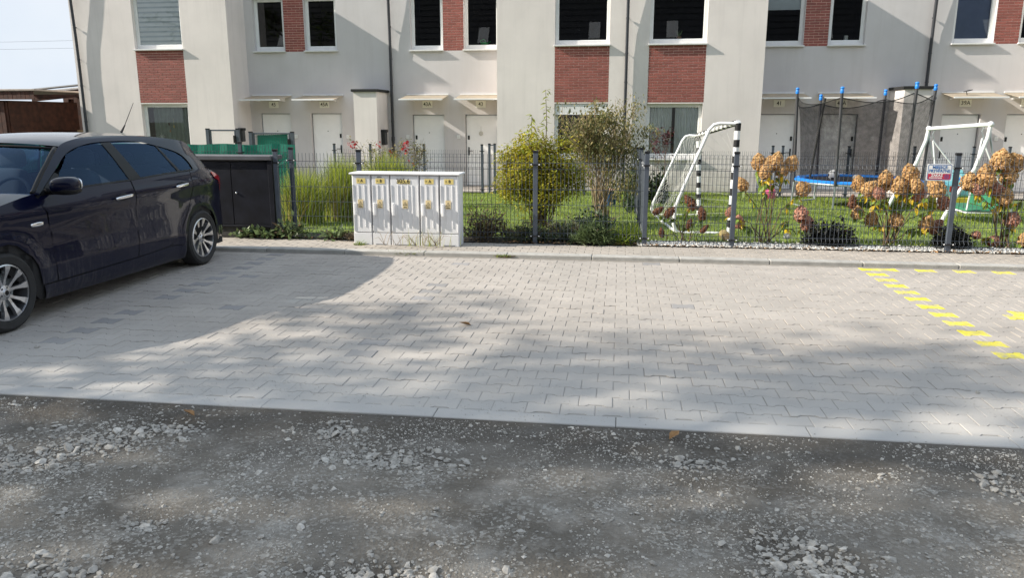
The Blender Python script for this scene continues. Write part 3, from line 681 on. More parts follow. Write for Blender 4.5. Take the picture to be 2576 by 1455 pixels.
def plate(parent, num, x0, x1, z0, z1, Y):
    mb = MB(); mb.bbox(x0, x1, Y-.022, Y-.002, z0, z1, .006); p = mb.build('number_plate', M['plate'], parent, loc=((x0+x1)/2, Y, z0)); p['label'] = 'house number plate reading '+num
    text(num, .155, (x0+x1)/2, Y-.025, (z0+z1)/2, M['ink'], p, 'numeral', sx=.92, thick=.001)
def pipe(parent, x, Y, ztop=ZT):
    mb = MB(); off = .08; pts = [(x, Y-off, ZB+.02), (x, Y-off, 3.3), (x, Y-off-.012, 4.0), (x, Y-off-.05, 4.9), (x, Y-off-.10, ztop-.05)]
    mb.tube(pts, .042, 10); p = mb.build('downpipe', M['pipe'], parent, smooth=True, auto=50, loc=(x, Y, ZB))
    for z in (.95, 1.55, 2.6, 3.35, 4.25): 
        q = MB(); q.tube([(x, Y-off, z), (x, Y-off, z+.03)], .048, 10); q.tube([(x, Y-off, z+.015), (x, Y, z+.015)], .008, 5); q.build('pipe_clip', M['pipe'], p)
    q = MB(); q.tube([(x, Y-off, 1.0), (x, Y-off, 1.12)], .055, 10); q.build('inspection_collar', M['pipe'], p, smooth=True, auto=50)
def pillar(parent, x0, x1):
    mb = MB(); mb.box(x0, x1, YB, YR-.002, ZB, 2.40); p = mb.build('meter_pillar', M['render'], parent, loc=(x0, YB, ZB))
    q = MB(); q.bbox(x0-.055, x1+.055, YB-.055, YR-.004, 2.402, 2.475, .006); q.build('pillar_cap', M['black_matt'], p)
def bell(parent, x, z, Y):
    q = MB(); q.bbox(x-.05, x+.05, Y-.03, Y-.001, z-.055, z+.055, .006); b = q.build('doorbell_box', M['white'], parent, loc=(x, Y, z))
    q = MB(); q.bbox(x-.02, x+.02, Y-.034, Y-.0295, z-.02, z+.02, .001); q.build('bell_button', M['sill'], b)
def house(label, x0, x1, bay, rec, bayw, recw, doors, gable=False):
    h = empty('row_house', ((x0+x1)/2, YB, ZB), label, 'house', 'terraced houses in one row')
    mb = MB(); bx0, bx1 = bay; bh = []
    for w_ in bayw: bh.append((w_[0], w_[1], w_[2], w_[3]))
    pan = (bayw[0][0], bayw[0][1]); 
    wallgrid(mb, bx0, bx1, ZB, ZT-.05, YB, bh+[(pan[0], pan[1], bayw[1][3]+.03, bayw[0][2]-.045)], .22)
    bs = [bx1] if rec[0] >= bx1-.01 else [bx0]
    for sx in bs: mb.add([(sx, YB, ZB), (sx, YR, ZB), (sx, YR, ZT-.05), (sx, YB, ZT-.05)], [(0, 1, 2, 3)])
    if gable: mb.add([(x0, YB, ZB), (x0, 32, ZB), (x0, 32, ZT-.05), (x0, YB, ZT-.05)], [(0, 1, 2, 3)])
    rw = MB(); rw.add([(x0, 32, ZB), (x1, 32, ZB), (x1, 32, ZT), (x0, 32, ZT)], [(3, 2, 1, 0)]); rw.build('rear_wall', M['render'], h)
    wl_ = mb.build('bay_wall', M['render'], h, weld=True)
    mb = MB(); rh = [(w_[0], w_[1], w_[2], w_[3]) for w_ in recw]+[(d[0], d[1], d[2], d[3]) for d in doors]
    strips = []
    rs = sorted(recw, key=lambda q: q[0]); strip = (rs[0][1]+.012, rs[1][0]-.012, rs[0][2]-.03, 5.15)
    wallgrid(mb, rec[0], rec[1], ZB, ZT, YR, rh+[strip], .22)
    mb.build('recess_wall', M['grey_render'], h, weld=True)
    brick_panel(h, pan[0], pan[1], bayw[1][3]+.03, bayw[0][2]-.045, YB)
    brick_panel(h, strip[0], strip[1], strip[2], strip[3], YR)
    # roof: bay slab with a small overhang, main roof behind
    mb = MB(); mb.box(bx0-(.1 if gable else 0), bx1, YB-.13, YR+.1, ZT-.048, ZT+.02); mb.box(x0, x1, YR+.102, 32.1, ZT+.002, ZT+.06)
    mb.add([(x0, YR+.3, ZT+.061), (x1, YR+.3, ZT+.061), (x1, 27.5, 8.4), (x0, 27.5, 8.4), (x0, 32.2, ZT+.061), (x1, 32.2, ZT+.061)], [(0, 1, 2, 3), (3, 2, 5, 4), (0, 3, 4), (1, 5, 2)]); mb.build('roof', M['tile'], h)
    for w_ in bayw: window(h, w_[0], w_[1], w_[2], w_[3], YB, w_[4], sill_ext=.02)
    for w_ in recw: window(h, w_[0], w_[1], w_[2], w_[3], YR, w_[4])
    for d in doors:
        door(h, d[0], d[1], d[2], d[3], YR, d[4], 'white entrance door of number '+d[5]); cx = (d[0]+d[1])/2
        canopy(h, d[6][0], d[6][1], YR); plate(h, d[5], d[7], d[7]+.30, 1.97, 2.165, YR); bell(h, d[8], 1.12, YR)
    return h
hA = house('end house with number plates 45 and 45A, striped blind upstairs and sky beside it', -16.15, -6.82, (-16.15, -11.27), (-11.27, -6.82),
   [(-14.18, -12.68, 3.64, 5.15, 'blind'), (-14.17, -12.69, .55, 2.08, 'green')], [(-11.0, -10.05, 3.64, 5.15, 'dark'), (-9.40, -8.42, 3.64, 5.15, 'dark')],
   [(-10.97, -10.0, -.28, 1.81, 1, '45', (-11.17, -9.93), -10.66, -9.85), (-9.35, -8.38, -.28, 1.81, 1, '45A', (-9.55, -8.29), -9.05, -8.2)], True)
hB = house('house with number plates 43A and 43 and a roller shutter behind the bushes', -6.82, .04, (-3.445, .04), (-6.82, -3.445),
   [(-1.85, -.37, 3.61, 5.15, 'dark'), (-1.84, -.38, .58, 2.06, 'shutter')], [(-6.17, -5.21, 3.62, 5.15, 'dark'), (-4.58, -3.56, 3.62, 5.15, 'dark')],
   [(-6.18, -5.21, -.32, 1.77, -1, '43A', (-6.33, -5.07), -5.86, -6.33), (-4.58, -3.6, -.32, 1.77, -1, '43', (-4.72, -3.47), -4.25, -4.78)])
hC = house('house with number plates 41 and 41A behind the goal and the trampoline', .04, 8.09, (.04, 3.69), (3.69, 8.09),
   [(.68, 2.18, 3.61, 5.15, 'dark'), (.67, 2.16, .58, 2.05, 'net')], [(3.80, 4.86, 3.62, 5.15, 'halfblind'), (5.52, 6.46, 3.62, 5.15, 'dark')],
   [(3.87, 4.85, -.32, 1.78, 1, '41', (3.72, 5.0), 4.2, 5.05), (5.55, 6.49, -.32, 1.78, 1, '41A', (5.36, 6.65), 5.86, 6.9)])
hD = house('house with number plates 39A and 39 at the right edge behind the swing', 8.09, 15.2, (11.6, 15.2), (8.09, 11.6),
   [(12.6, 14.1, 3.61, 5.15, 'dark'), (12.6, 14.1, .58, 2.05, 'net')], [(8.68, 9.71, 3.62, 5.15, 'blue'), (10.34, 11.3, 3.62, 5.15, 'dark')],
   [(8.66, 9.64, -.32, 1.77, -1, '39A', (8.58, 9.9), 9.06, 8.42), (10.30, 11.25, -.32, 1.77, -1, '39', (10.15, 11.4), 10.6, 10.1)])
pillar(hA, -7.6, -6.92); pillar(hC, 7.26, 7.92)
pipe(hA, -15.97, YB); pipe(hB, -6.82+.05, YR); pipe(hC, .09, YB); pipe(hD, 8.14, YR)
# things standing on the window ledges
def ledge():
    t = MB(); x, y, z = -4.05, YR+.3, 3.72
    t.sell((x, y, z+.07), (.10, .06, .07), .7, .8, 14, 8); t.tube([(x+.08, y, z+.05), (x+.17, y, z+.13), (x+.2, y, z+.13)], .012, 6); t.tube([(x-.09, y, z+.08), (x-.10, y, z+.17), (x, y, z+.2), (x+.06, y, z+.14)], .012, 6)
    o = t.build('watering_can', mat('green_can', (.02, .40, .08), .4), None, smooth=True, loc=(x, y, z)); tag(o, 'small green watering can behind the window above number 43', 'watering can')
    e = empty('potted_plant', (1.47, YB+.28, 3.72), 'small aloe plant behind the upstairs window left of number 41', 'plant')
    t = MB(); t.lathe([(0, 0), (.05, 0), (.065, .09), (.0, .09)], (1.47, YB+.28, 3.72), 'z', 14); t.build('pot', M['terracotta'], e)
    t = MB()
    for k in range(9): a = k*.7; t.tube([(1.47, YB+.28, 3.80), (1.47+.05*math.cos(a), YB+.28+.03*math.sin(a), 3.88), (1.47+.09*math.cos(a), YB+.28+.05*math.sin(a), 3.98)], [.014, .012, .001], 5)
    t.build('leaves', mat('aloe', (.18, .26, .12), .5), e)
    t = MB(); t.lathe([(0, 0), (.055, 0), (.055, .16), (0, .16)], (6.05, YR+.3, 3.72), 'z', 14); tag(t.build('white_vase', M['white'], None, smooth=True, auto=40, loc=(6.05, YR+.3, 3.72)), 'white jar behind the window above number 41A', 'vase')
ledge()
def mailbox(x, y0, y1, z0, z1, label, face=1):
    e = empty('mailbox', (x, (y0+y1)/2, z0), label, 'mailbox', 'black mailboxes on the walls')
    t = MB(); t.bbox(x, x+.12, y0, y1, z0, z1, .015); t.build('body', M['black'], e)
    t = MB(); t.bbox(x-.0, x+.14, y0-.01, y1+.01, z1-.06, z1+.02, .01); t.build('lid', M['black_matt'], e)
mailbox(-11.268, 22.0, 22.2, .98, 1.36, 'black mailbox on the bay side wall left of door 45')
mailbox(-6.918, 22.1, 22.35, .90, 1.32, 'black mailbox on the right side of the pillar by door 45A')
# wreath on door 43, dish on canopy 39A
t = MB(); t.lathe([(.05+.014*math.cos(a), .014*math.sin(a)) for a in np.linspace(0, 2*PI, 8)], (-4.12, YR+.08, 1.22), 'y', 18); t.tube([(-4.12, YR+.085, 1.28), (-4.12, YR+.085, 1.42)], .004, 4); t.sell((-4.12, YR+.075, 1.22), (.03, .02, .07), 1, 1, 8, 6)
tag(t.build('door_wreath', M['rope'], None, smooth=True, loc=(-4.12, YR+.08, 1.22)), 'small straw ornament hanging on the white door of number 43', 'wreath')
e = empty('canopy_lamp', (9.05, YR-.45, 2.26), 'small dark disc lamp on a stalk on the canopy above number 39A', 'lamp')
t = MB(); t.tube([(9.05, YR-.45, 2.262), (9.02, YR-.45, 2.36)], .01, 6); t.build('stalk', M['pole_dark'], e)
t = MB(); t.sell((9.06, YR-.45, 2.375), (.12, .09, .018), 1, 1, 16, 8, Matrix.Rotation(-.25, 3, 'Y')); t.build('disc', M['pole_dark'], e, smooth=True)

# ------------------------------------------------------------------ gardens: lawn, beds, path
def sheet(name, x0, x1, y0, y1, dz, m, n=12):
    V = []; F = []
    for i in range(n+1):
        y = y0+(y1-y0)*i/n; V += [(x0, y, G(y)+dz), (x1, y, G(y)+dz)]
    for i in range(n): F.append((2*i, 2*i+1, 2*i+3, 2*i+2))
    return link(name, mesh(name, V, F, m))
lawn = sheet('lawn', -14, 14, 10.45, 20.3, .004, M['lawn'], 20); tag(lawn, 'green lawns of the front gardens behind the fence', kind='structure')
tag(sheet('flower_bed', -14, 14, 9.975, 10.45, .000, M['soil'], 2), 'strip of dark soil along the foot of the garden fence', kind='structure')
lw2 = sheet('lawn', -3.4, 3.7, 20.3, 21.78, .004, M['lawn'], 3); tag(lw2, 'lawn strip in front of the bay walls', kind='structure')
pathA = sheet('path', -12.5, -3.4, 20.3, 22.88, .03, M['path'], 4); tag(pathA, 'paved path in front of doors 45 to 43', kind='structure')
pathB = sheet('path', 3.7, 14, 20.3, 22.88, .03, M['path'], 4); tag(pathB, 'paved path in front of doors 41 to 39', kind='structure')
def blades(n, x0, x1, y0, y1, h, w_, name, m, parent=None, zoff=.0, lean=.5, dens=None):
    x = rng.uniform(x0, x1, n); y = rng.uniform(y0, y1, n)
    if dens is not None:
        k = rng.uniform(0, 1, n) < dens(x, y); x, y = x[k], y[k]; n = len(x)
    z = np.array([G(a) for a in y])+zoff; a = rng.uniform(0, 2*PI, n); L = h*rng.uniform(.5, 1.25, n); ln = rng.uniform(0, lean, n); la = rng.uniform(0, 2*PI, n)
    px, py = np.cos(a)*w_/2, np.sin(a)*w_/2; tx, ty = np.cos(la)*ln*L, np.sin(la)*ln*L
    b0 = np.stack([x-px, y-py, z], 1); b1 = np.stack([x+px, y+py, z], 1); mx = np.stack([x+tx*.35+px*.7, y+ty*.35+py*.7, z+L*.6], 1); mx2 = np.stack([x+tx*.35-px*.7, y+ty*.35-py*.7, z+L*.6], 1); tp = np.stack([x+tx, y+ty, z+L*(1-.3*ln)], 1)
    V = np.stack([b0, b1, mx, mx2, tp], 1).reshape(-1, 3); i = np.arange(n)*5
    F = [(k, k+1, k+2, k+3) for k in i]+[(k+3, k+2, k+4) for k in i]
    o = link(name, mesh(name, V, F, m), parent); o['kind'] = 'stuff'; return o
bld = lambda x, y: np.clip(.55+.5*fbm(x*1.5, y*1.5, 31), .15, 1)
tag(blades(105000, -6.0, 8.4, 10.4, 20.3, .055, .011, 'grass', M['blade'], None, .0, .8, bld), 'short green grass of the garden lawns', 'grass')
tag(blades(9000, -3.4, 3.7, 20.3, 21.7, .05, .014, 'grass', M['blade'], None, 0, .8), 'grass along the foot of the bay walls', 'grass')
# white pebble strip
pb = [(random.uniform(.25, 9), 9.975+abs(random.gauss(0, .2)), 0, random.uniform(.010, .024)) for k in range(7500)]
pb = [(x, y, G(y)+random.uniform(-.004, .012), s) for x, y, z, s in pb if y < 10.6]
tag(scatter(pb, ROCKS[5:10], 'pebbles', M['pebble'], None, 'stuff'), 'strip of white pebbles along the fence in front of the hydrangeas', 'pebbles')
dl = []
def leafmesh(name, m, L=.08, W=.045, fold=.012, droop=.02):
    V = [(0, 0, 0), (W*.42, L*.28, fold), (W*.5, L*.55, fold*.8-droop*.3), (0, L, -droop), (-W*.5, L*.55, fold*.8-droop*.3), (-W*.42, L*.28, fold), (0, L*.5, -droop*.2)]
    return mesh(name, V, [(0, 1, 6), (1, 2, 6), (2, 3, 6), (3, 4, 6), (4, 5, 6), (5, 0, 6)], m)
# ------------------------------------------------------------------ shed at the far left
shed = empty('wooden_shed', (-20, 22, -.4), 'brown board shed and carport beyond the end house', 'shed')
def boards(x0, x1, z0, z1, Y, wd, name='board', m='wood', dy=.0):
    q = MB(); q.bbox(-wd/2+.003, wd/2-.003, 0, .025, z0, z1, .004); me = None; n = int((x1-x0)/wd)
    for i in range(n):
        if me is None:
            o = q.build(name, M[m]); me = o.data; bpy.data.objects.remove(o)
        o = bpy.data.objects.new(name, me); COL.objects.link(o); o.parent = shed; o.location = Vector((x0+wd*(i+.5), Y+random.uniform(-.004, .004), 0))-Vector((-20, 22, -.4))
boards(-24, -16.95, 2.2, 2.44, 21.0, .14); boards(-24, -18.05, -.4, 2.18, 21.12, .14); boards(-20.3, -16.3, -.4, 2.44, 26.6, .17)
t = MB(); t.bbox(-24.1, -16.93, 20.96, 24.2, 2.442, 2.50, .01); t.build('flat_roof', M['roof_trim'], shed)
def slope(name, x0, x1, y0, y1, zl, th, k, m):
    zr = zl+k*(x1-x0); t = MB(); t.add([(x0, y0, zl), (x1, y0, zr), (x1, y1, zr), (x0, y1, zl), (x0, y0, zl+th), (x1, y0, zr+th), (x1, y1, zr+th), (x0, y1, zl+th)], [(0, 3, 2, 1), (4, 5, 6, 7), (0, 1, 5, 4), (1, 2, 6, 5), (2, 3, 7, 6), (3, 0, 4, 7)]); t.build(name, m, shed)
slope('sloped_roof', -19.9, -16.2, 24.4, 27.2, 2.46, .06, .09, M['sill']); slope('eaves_beam', -19.9, -16.2, 24.46, 24.54, 2.22, .235, .09, M['wood'])
t = MB(); t.tube([(-19.8, 24.34, 2.60), (-16.2, 24.34, 2.90)], .035, 8); t.build('gutter', M['pipe'], shed)
t = MB(); t.box(-20.4, -16.25, 26.64, 26.68, -.4, 2.45); t.add([(-20.4, 26.64, 2.45), (-16.25, 26.64, 2.45), (-16.25, 26.64, 2.8), (-20.4, 26.64, 2.45)], [(0, 1, 2)]); t.build('back_wall', M['wood'], shed)
t = MB(); t.box(-24, -18.06, 21.16, 21.18, -.4, 2.18); t.build('front_wall', M['wood'], shed)
t = MB(); t.box(-18.1, -18.04, 21.2, 24.2, -.4, 2.18); t.build('side_wall', M['wood'], shed)
t = MB(); t.bbox(-19.2, -16.45, 22.9, 23.0, .8, 1.30, .01); t.build('low_partition', M['wood'], shed)
t = MB(); t.bbox(-17.15, -16.5, 22.86, 22.9, 1.08, 1.30, .005); t.build('sunlit_patch', M['wood_lite'], shed)  # pale timber colour stands in for a triangle of sunlight on the partition
for px in (-18.6, -16.35):
    t = MB(); t.bbox(px-.06, px+.06, 24.6, 24.72, -.4, 2.3, .008); t.build('post', M['wood'], shed)
for k, (za, zb) in enumerate(((6.3, 6.9), (5.9, 6.4))):
    t = MB(); t.tube([(-60+i*6, 45, za+(zb-za)*i/10-.25*math.sin(PI*i/10)) for i in range(11)], .006, 4)
    tag(t.build('overhead_cable', M['pole_dark'], None, loc=(-60, 45, za)), ('upper' if k == 0 else 'lower')+' thin overhead cable crossing the sky left of the end house', 'cable', 'overhead cables')

# ------------------------------------------------------------------ fences
def wire_geo(wd, h, bends=True):
    q = MB(); zs = [.03, .06] if not bends else []
    prof = [(0, 0.0), (0, .06), (-.035, .095), (0, .13)]
    z = .13; prof += [(0, h-.26), (0, h-.19), (-.035, h-.15), (0, h-.11), (0, h)]
    r = .0029
    x = .0
    n = int(wd/.05)
    for i in range(n+1):
        xx = -wd/2+wd*i/n; q.tube([(xx, y, zz) for y, zz in prof], r, 4)
    for zz, y in ((.06, 0), (.13, 0), (h-.19, 0), (h-.11, 0)): q.tube([(-wd/2, y, zz), (wd/2, y, zz)], r*1.15, 4)
    z = .30
    while z < h-.25: q.tube([(-wd/2, 0, z), (wd/2, 0, z)], r*1.15, 4); z += .2
    return q
PANELC = {}
def wire_panel(parent, p0, p1, z0, h):
    wd = round(math.hypot(p1[0]-p0[0], p1[1]-p0[1])-.05, 2); key = (wd, h)
    if key not in PANELC:
        o = wire_geo(wd, h).build('wire_panel', M['wire']); PANELC[key] = o.data; bpy.data.objects.remove(o)
    c = Vector(((p0[0]+p1[0])/2, (p0[1]+p1[1])/2, z0)); o = link('wire_panel', PANELC[key], parent, c-wl(parent))
    slope = 0
    o.rotation_euler = (0, 0, math.atan2(p1[1]-p0[1], p1[0]-p0[0])); return o
def fpost(parent, x, y, z0, z1, s=.03, clamp=True, bolts=True):
    q = MB(); q.bbox(x-s, x+s, y-s*.7, y+s*.7, z0, z1-.03, .004); p = q.build('post', M['post'], parent, loc=(x, y, z0))
    q = MB(); q.bbox(x-s-.004, x+s+.004, y-s*.7-.004, y+s*.7+.004, z1-.03, z1, .004); q.build('post_cap', M['black'], p)
    if clamp:
        for zc in (z1-.18, z0+.16):
            q = MB(); q.bbox(x-s-.03, x+s+.03, y-s*.7-.008, y+s*.7+.006, zc-.009, zc+.009, .002); q.build('clamp', M['black'], p)
            if bolts:
                for sx in (-1, 1):
                    q = MB(); q.sell((x+sx*(s+.022), y-s*.7-.012, zc), (.009, .007, .009), 1, 1, 8, 5); q.build('bolt', M['sill'], p, smooth=True)
YF = 10.0
f = empty('garden_fence', (0, YF, .05), 'grey wire mesh fence with square posts along the sidewalk', 'fence')
FP = [-4.62, -3.45, -1.08, .34, 1.44, 4.02, 6.55, 9.05]
for x in FP: fpost(f, x, YF, -.02, 1.25)
for a, b in zip(FP, FP[1:]):
    if abs(a-.34) < .01 or True: wire_panel(f, (a, YF), (b, YF), .05, 1.15)
for x in (-4.57,): fpost(f, x, 10.40, -.02, 1.26, clamp=True)
f2 = empty('side_fence', (.33, 10.1, .0), 'wire fence running back between the two gardens, overgrown at its far end', 'fence')
ysf = [12.5, 15.0, 17.5, 20.0]; pr = (.34, YF+.03)
for y in ysf:
    fpost(f2, .33, y, G(y)-.05, G(y)+1.24); wire_panel(f2, pr, (.33, y), G((pr[1]+y)/2), 1.15); pr = (.33, y)
def slats(parent, x, ya, yb, h):      # narrow grey privacy strips woven into the far panels
    y = ya
    while y < yb:
        q = MB(); q.bbox(x-.004, x+.004, y, y+.10, G(y)+.04, G(y)+h, .001); q.build('privacy_strip', mat_strip, parent); y += .16
mat_strip = mat('grey_strip', (.25, .28, .33), .5)
slats(f2, .31, 17.6, 19.9, 1.05)
fr = empty('rear_fence', (-2, 20.1, G(20.1)), 'low wire mesh fence in front of doors 43A and 43', 'fence')
RB = [-7.6, -6.6, -5.13, -3.58]
for x in RB: fpost(fr, x, 20.1, G(20.1)-.05, 1.0, bolts=False)
for a, b in zip(RB, RB[1:]): wire_panel(fr, (a, 20.1), (b, 20.1), G(20.1), 1.15)
wire_panel(fr, (-3.24, 20.1), (.3, 20.1), G(20.1), 1.15); fpost(fr, -.9, 20.13, G(20.1)-.05, 1.0, bolts=False)
g = empty('garden_gate', (-3.31, 20.1, G(20.1)), 'narrow grey gate frame in the low fence beside door 43', 'gate')
for x in (-3.385, -3.245): fpost(g, x, 20.1, G(20.1)-.05, 1.02, clamp=False)
t = MB(); t.tube([(-3.36, 20.1, .98), (-3.27, 20.1, .98)], .012, 5); t.tube([(-3.36, 20.1, -.1), (-3.27, 20.1, -.1)], .012, 5); t.build('rail', M['post'], g)
fq = empty('rear_fence', (6.5, 20.1, G(20.1)), 'low wire mesh fence in front of doors 41 to 39A behind the trampoline', 'fence')
RC = [.4, 2.0, 3.75, 3.99, 5.55, 7.07, 8.41, 9.21, 11.0]
for x in RC: fpost(fq, x, 20.1, G(20.1)-.05, 1.0, bolts=False)
for a, b in zip(RC, RC[1:]): wire_panel(fq, (a, 20.1), (b, 20.1), G(20.1), 1.15)
# green screened fence and gates on the left
fg = empty('screened_fence', (-7, 12.2, G(12.2)), 'wire fence covered with green privacy mesh behind the dark car', 'fence')
for x in (-13.2, -10.9, -8.6, -6.24): fpost(fg, x, 12.2, G(12.2)-.05, 1.28, bolts=False)
pts = [-13.2, -10.9, -8.6, -6.24, -5.3]
for a, b in zip(pts, pts[1:]): wire_panel(fg, (a, 12.2), (b, 12.2), G(12.2)+.03, 1.22)
V = []; F = []; n = 60
for i in range(n+1):
    x = -13.2+7.9*i/n; V += [(x, 12.24+.012*math.sin(i*1.7), G(12.2)), (x, 12.24+.012*math.sin(i*2.3), 1.235+.01*math.sin(i*.9))]
for i in range(n): F.append((2*i, 2*i+2, 2*i+3, 2*i+1))
MB().add(V, F).build('privacy_mesh', M['green_mesh'], fg)
def gate(x0, x1, Y, z1, label, mesh_on):
    e = empty('garden_gate', ((x0+x1)/2, Y, G(Y)), label, 'gate')
    for x in (x0, x1): fpost(e, x, Y, G(Y)-.05, z1+.03, .045, clamp=False)
    q = MB(); z0 = G(Y)+.06
    for zz in (z0, z1-.04): q.bbox(x0+.06, x1-.06, Y-.02, Y+.02, zz, zz+.04, .004)
    for xx in (x0+.06, x1-.10): q.bbox(xx, xx+.04, Y-.02, Y+.02, z0+.04, z1-.04, .004)
    q.build('gate_frame', M['post'], e)
    q = MB(); n = int((x1-x0-.2)/.05)
    for i in range(n+1): xx = x0+.1+(x1-x0-.2)*i/n; q.tube([(xx, Y, z0+.04), (xx, Y, z1-.04)], .003, 4)
    for k in range(6): zz = z0+.1+k*(z1-z0-.2)/5; q.tube([(x0+.1, Y, zz), (x1-.1, Y, zz)], .003, 4)
    q.build('mesh_infill', M['sill'] if not mesh_on else M['wire'], e)
    q = MB(); q.bbox(x1-.12, x1-.06, Y-.05, Y+.03, z1-.35, z1-.15, .006); q.build('lock', M['black'], e)
    if mesh_on:
        q = MB(); q.add([(x0+.1, Y+.03, z0), (x1-.1, Y+.03, z0), (x1-.14, Y+.03, z1-.04), (x0+.16, Y+.03, z1-.06)], [(0, 1, 2, 3)]); q.build('privacy_mesh', M['green_mesh'], e)
gate(-10.85, -10.0, 19.5, 1.37, 'narrow grey gate with pale wires in front of the end house bay', False)
gate(-9.40, -8.28, 19.0, 1.30, 'gate hung with green mesh in front of door 45', True)
# ------------------------------------------------------------------ dark double-door utility box (bin shelter) by the fence
b = empty('utility_box', (-5.3, 10.1, .05), 'low black metal enclosure with two doors behind the car', 'enclosure')
t = MB(); t.box(-6.1, -4.70, 10.02, 10.26, .18, 1.10)
t.build('carcass', M['black'], b)
t = MB(); t.bbox(-6.15, -4.66, 9.94, 10.32, 1.10, 1.16, .008); t.build('lid', mat('lid_grey', (.10, .10, .11), .45), b)
t = MB(); t.box(-6.1, -4.68, 9.99, 10.28, -.0, .18); t.build('plinth', mat('dark_concrete', (.05, .048, .045), .9, var=.3, vscale=10), b)
for xa, xb in ((-5.98, -5.275), (-5.265, -4.73)):
    t = MB(); t.bbox(xa, xb, 9.985, 10.015, .215, 1.075, .004); d = t.build('door', M['boxpaint'], b, loc=((xa+xb)/2, 9.985, .2))
    if xa > -5.5:
        t = MB(); t.sell((xa+.06, 9.975, .655), (.014, .012, .014), 1, 1, 10, 6); t.build('knob', M['chrome'], d, smooth=True)
    for k in range(4): t = MB(); t.lathe([(0, -.003), (.007, -.002), (.007, .004)], (xa+.12+k*.09, 9.985, .985), 'y', 8); t.build('rivet', M['black_matt'], d)
t = MB(); t.bbox(-4.725, -4.66, 9.96, 10.0, .05, 1.098, .006); t.bbox(-6.1, -4.73, 9.965, 9.984, .183, .212, .003); t.build('front_frame', M['boxpaint'], b)

# ------------------------------------------------------------------ electricity cabinets
mods = [(-3.43, -3.18, '14A'), (-3.17, -2.93, '14B'), (-2.92, -2.54, '305,6'), (-2.53, -2.28, '13A'), (-2.27, -2.025, '13B')]
e = empty('electricity_cabinet', (-2.73, 9.75, .05), 'row of five pale grey electricity meter cabinets on the sidewalk edge', 'cabinet')
yc = 9.62
for x0, x1, nm in mods:
    t = MB(); t.bbox(x0, x1, yc+.02, yc+.30, .032, .945, .006); body = t.build('cabinet_module', M['cab'], e, loc=((x0+x1)/2, yc, .05)); body['label'] = 'cabinet module marked '+nm
    t = MB(); t.bbox(x0+.012, x1-.004, yc, yc+.018, .20, .935, .006)
    nr = 2 if x1-x0 < .3 else 4; xs = [x0+.012+(x1-x0-.016)*(.34+.34*k) for k in range(2)] if nr == 2 else [x0+.012+(x1-x0-.016)*q for q in (.26, .41, .63, .78)]
    for q in xs: t.bbox(q-.004, q+.004, yc-.007, yc+.001, .27, .82, .002)
    t.bbox(x0+.012, x0+.024, yc-.008, yc+.001, .22, .82, .002); t.bbox(x1-.016, x1-.004, yc-.008, yc+.001, .22, .82, .002)
    d = t.build('door', M['cab'], body)
    t = MB(); t.bbox(x0+.003, x1-.003, yc+.002, yc+.019, .032, .192, .004); t.build('plinth', M['cab'], body)
    t = MB(); t.box(x0+.04, x1-.05, yc-.001, yc+.01, .036, .05); t.build('vent_slot', M['cab_gap'], body)
    hx = x0+.045
    hmb = MB(); hmb.bbox(hx, hx+.022, yc-.062, yc-.0, .435, .585, .006); hmb.bbox(hx-.004, hx+.026, yc-.07, yc-.045, .43, .592, .006); hmb.build('handle', M['cab'], body)
    sx = x0+.075 if nr == 2 else x0+.165
    if nr == 2: sx = hx+.035
    t = MB(); t.box(sx, sx+.068, yc-.010, yc-.0075, .52, .63); s_ = t.build('warning_sticker', M['warn'], body)
    cx, cz = sx+.034, .575; ya = yc-.0115
    t = MB(); tri = lambda R, dz=0: [(cx-R*.9, ya, cz-R*.5+dz), (cx+R*.9, ya, cz-R*.5+dz), (cx, ya, cz+R+dz)]
    o_, i_ = tri(.032), tri(.024, .001); t.add(o_+i_, [(0, 1, 4, 3), (1, 2, 5, 4), (2, 0, 3, 5)])
    t.add([(cx+.004, ya, cz+.013), (cx-.006, ya, cz-.001), (cx+.001, ya, cz-.001), (cx-.003, ya, cz-.012), (cx+.007, ya, cz+.003), (cx+.001, ya, cz+.003)], [(0, 1, 2, 5), (2, 3, 4, 5)])
    for k in range(2): t.box(sx+.012, sx+.056, ya, ya+.001, .529+k*.009, .533+k*.009)
    t.build('warning_print', M['ink'], body)
    cx = (x0+x1)/2+(.0 if nr == 2 else -.01)
    t = MB(); wq = .055 if nr == 2 else .08; t.bbox(cx-wq, cx+wq+.01, yc-.0045, yc-.0015, .835, .90 if nr == 2 else .885, .001); t.build('number_label', M['yellow_st'], body)
    if nr == 2:
        text(nm[:2], .026, cx-.034, yc-.006, .868, M['ink'], body, 'label_text', thick=.0006); text(nm[2], .052, cx+.014, yc-.006, .868, M['ink'], body, 'label_text', thick=.0012)
    else: text('305', .082, cx-.032, yc-.006, .868, M['ink'], body, 'label_text', thick=.0008); text(',', .082, cx+.036, yc-.006, .868, M['ink'], body, 'label_text', thick=.0008); text('6', .082, cx+.066, yc-.006, .868, M['ink'], body, 'label_text', thick=.0008)
    t = MB(); t.box(cx-.035, cx+.025, yc-.004, yc-.0015, .912, .925); t.build('maker_plate', M['cab_gap'] if nm == '14B' else M['sill'], body)
t = MB(); t.box(-3.425, -2.03, yc+.04, yc+.29, .06, .94); t.build('seam_filler', M['cab_gap'], e)
t = MB(); t.bbox(-3.455, -2.0, yc-.02, yc+.34, .948, .972, .006); t.build('top_cover', M['cab'], e)
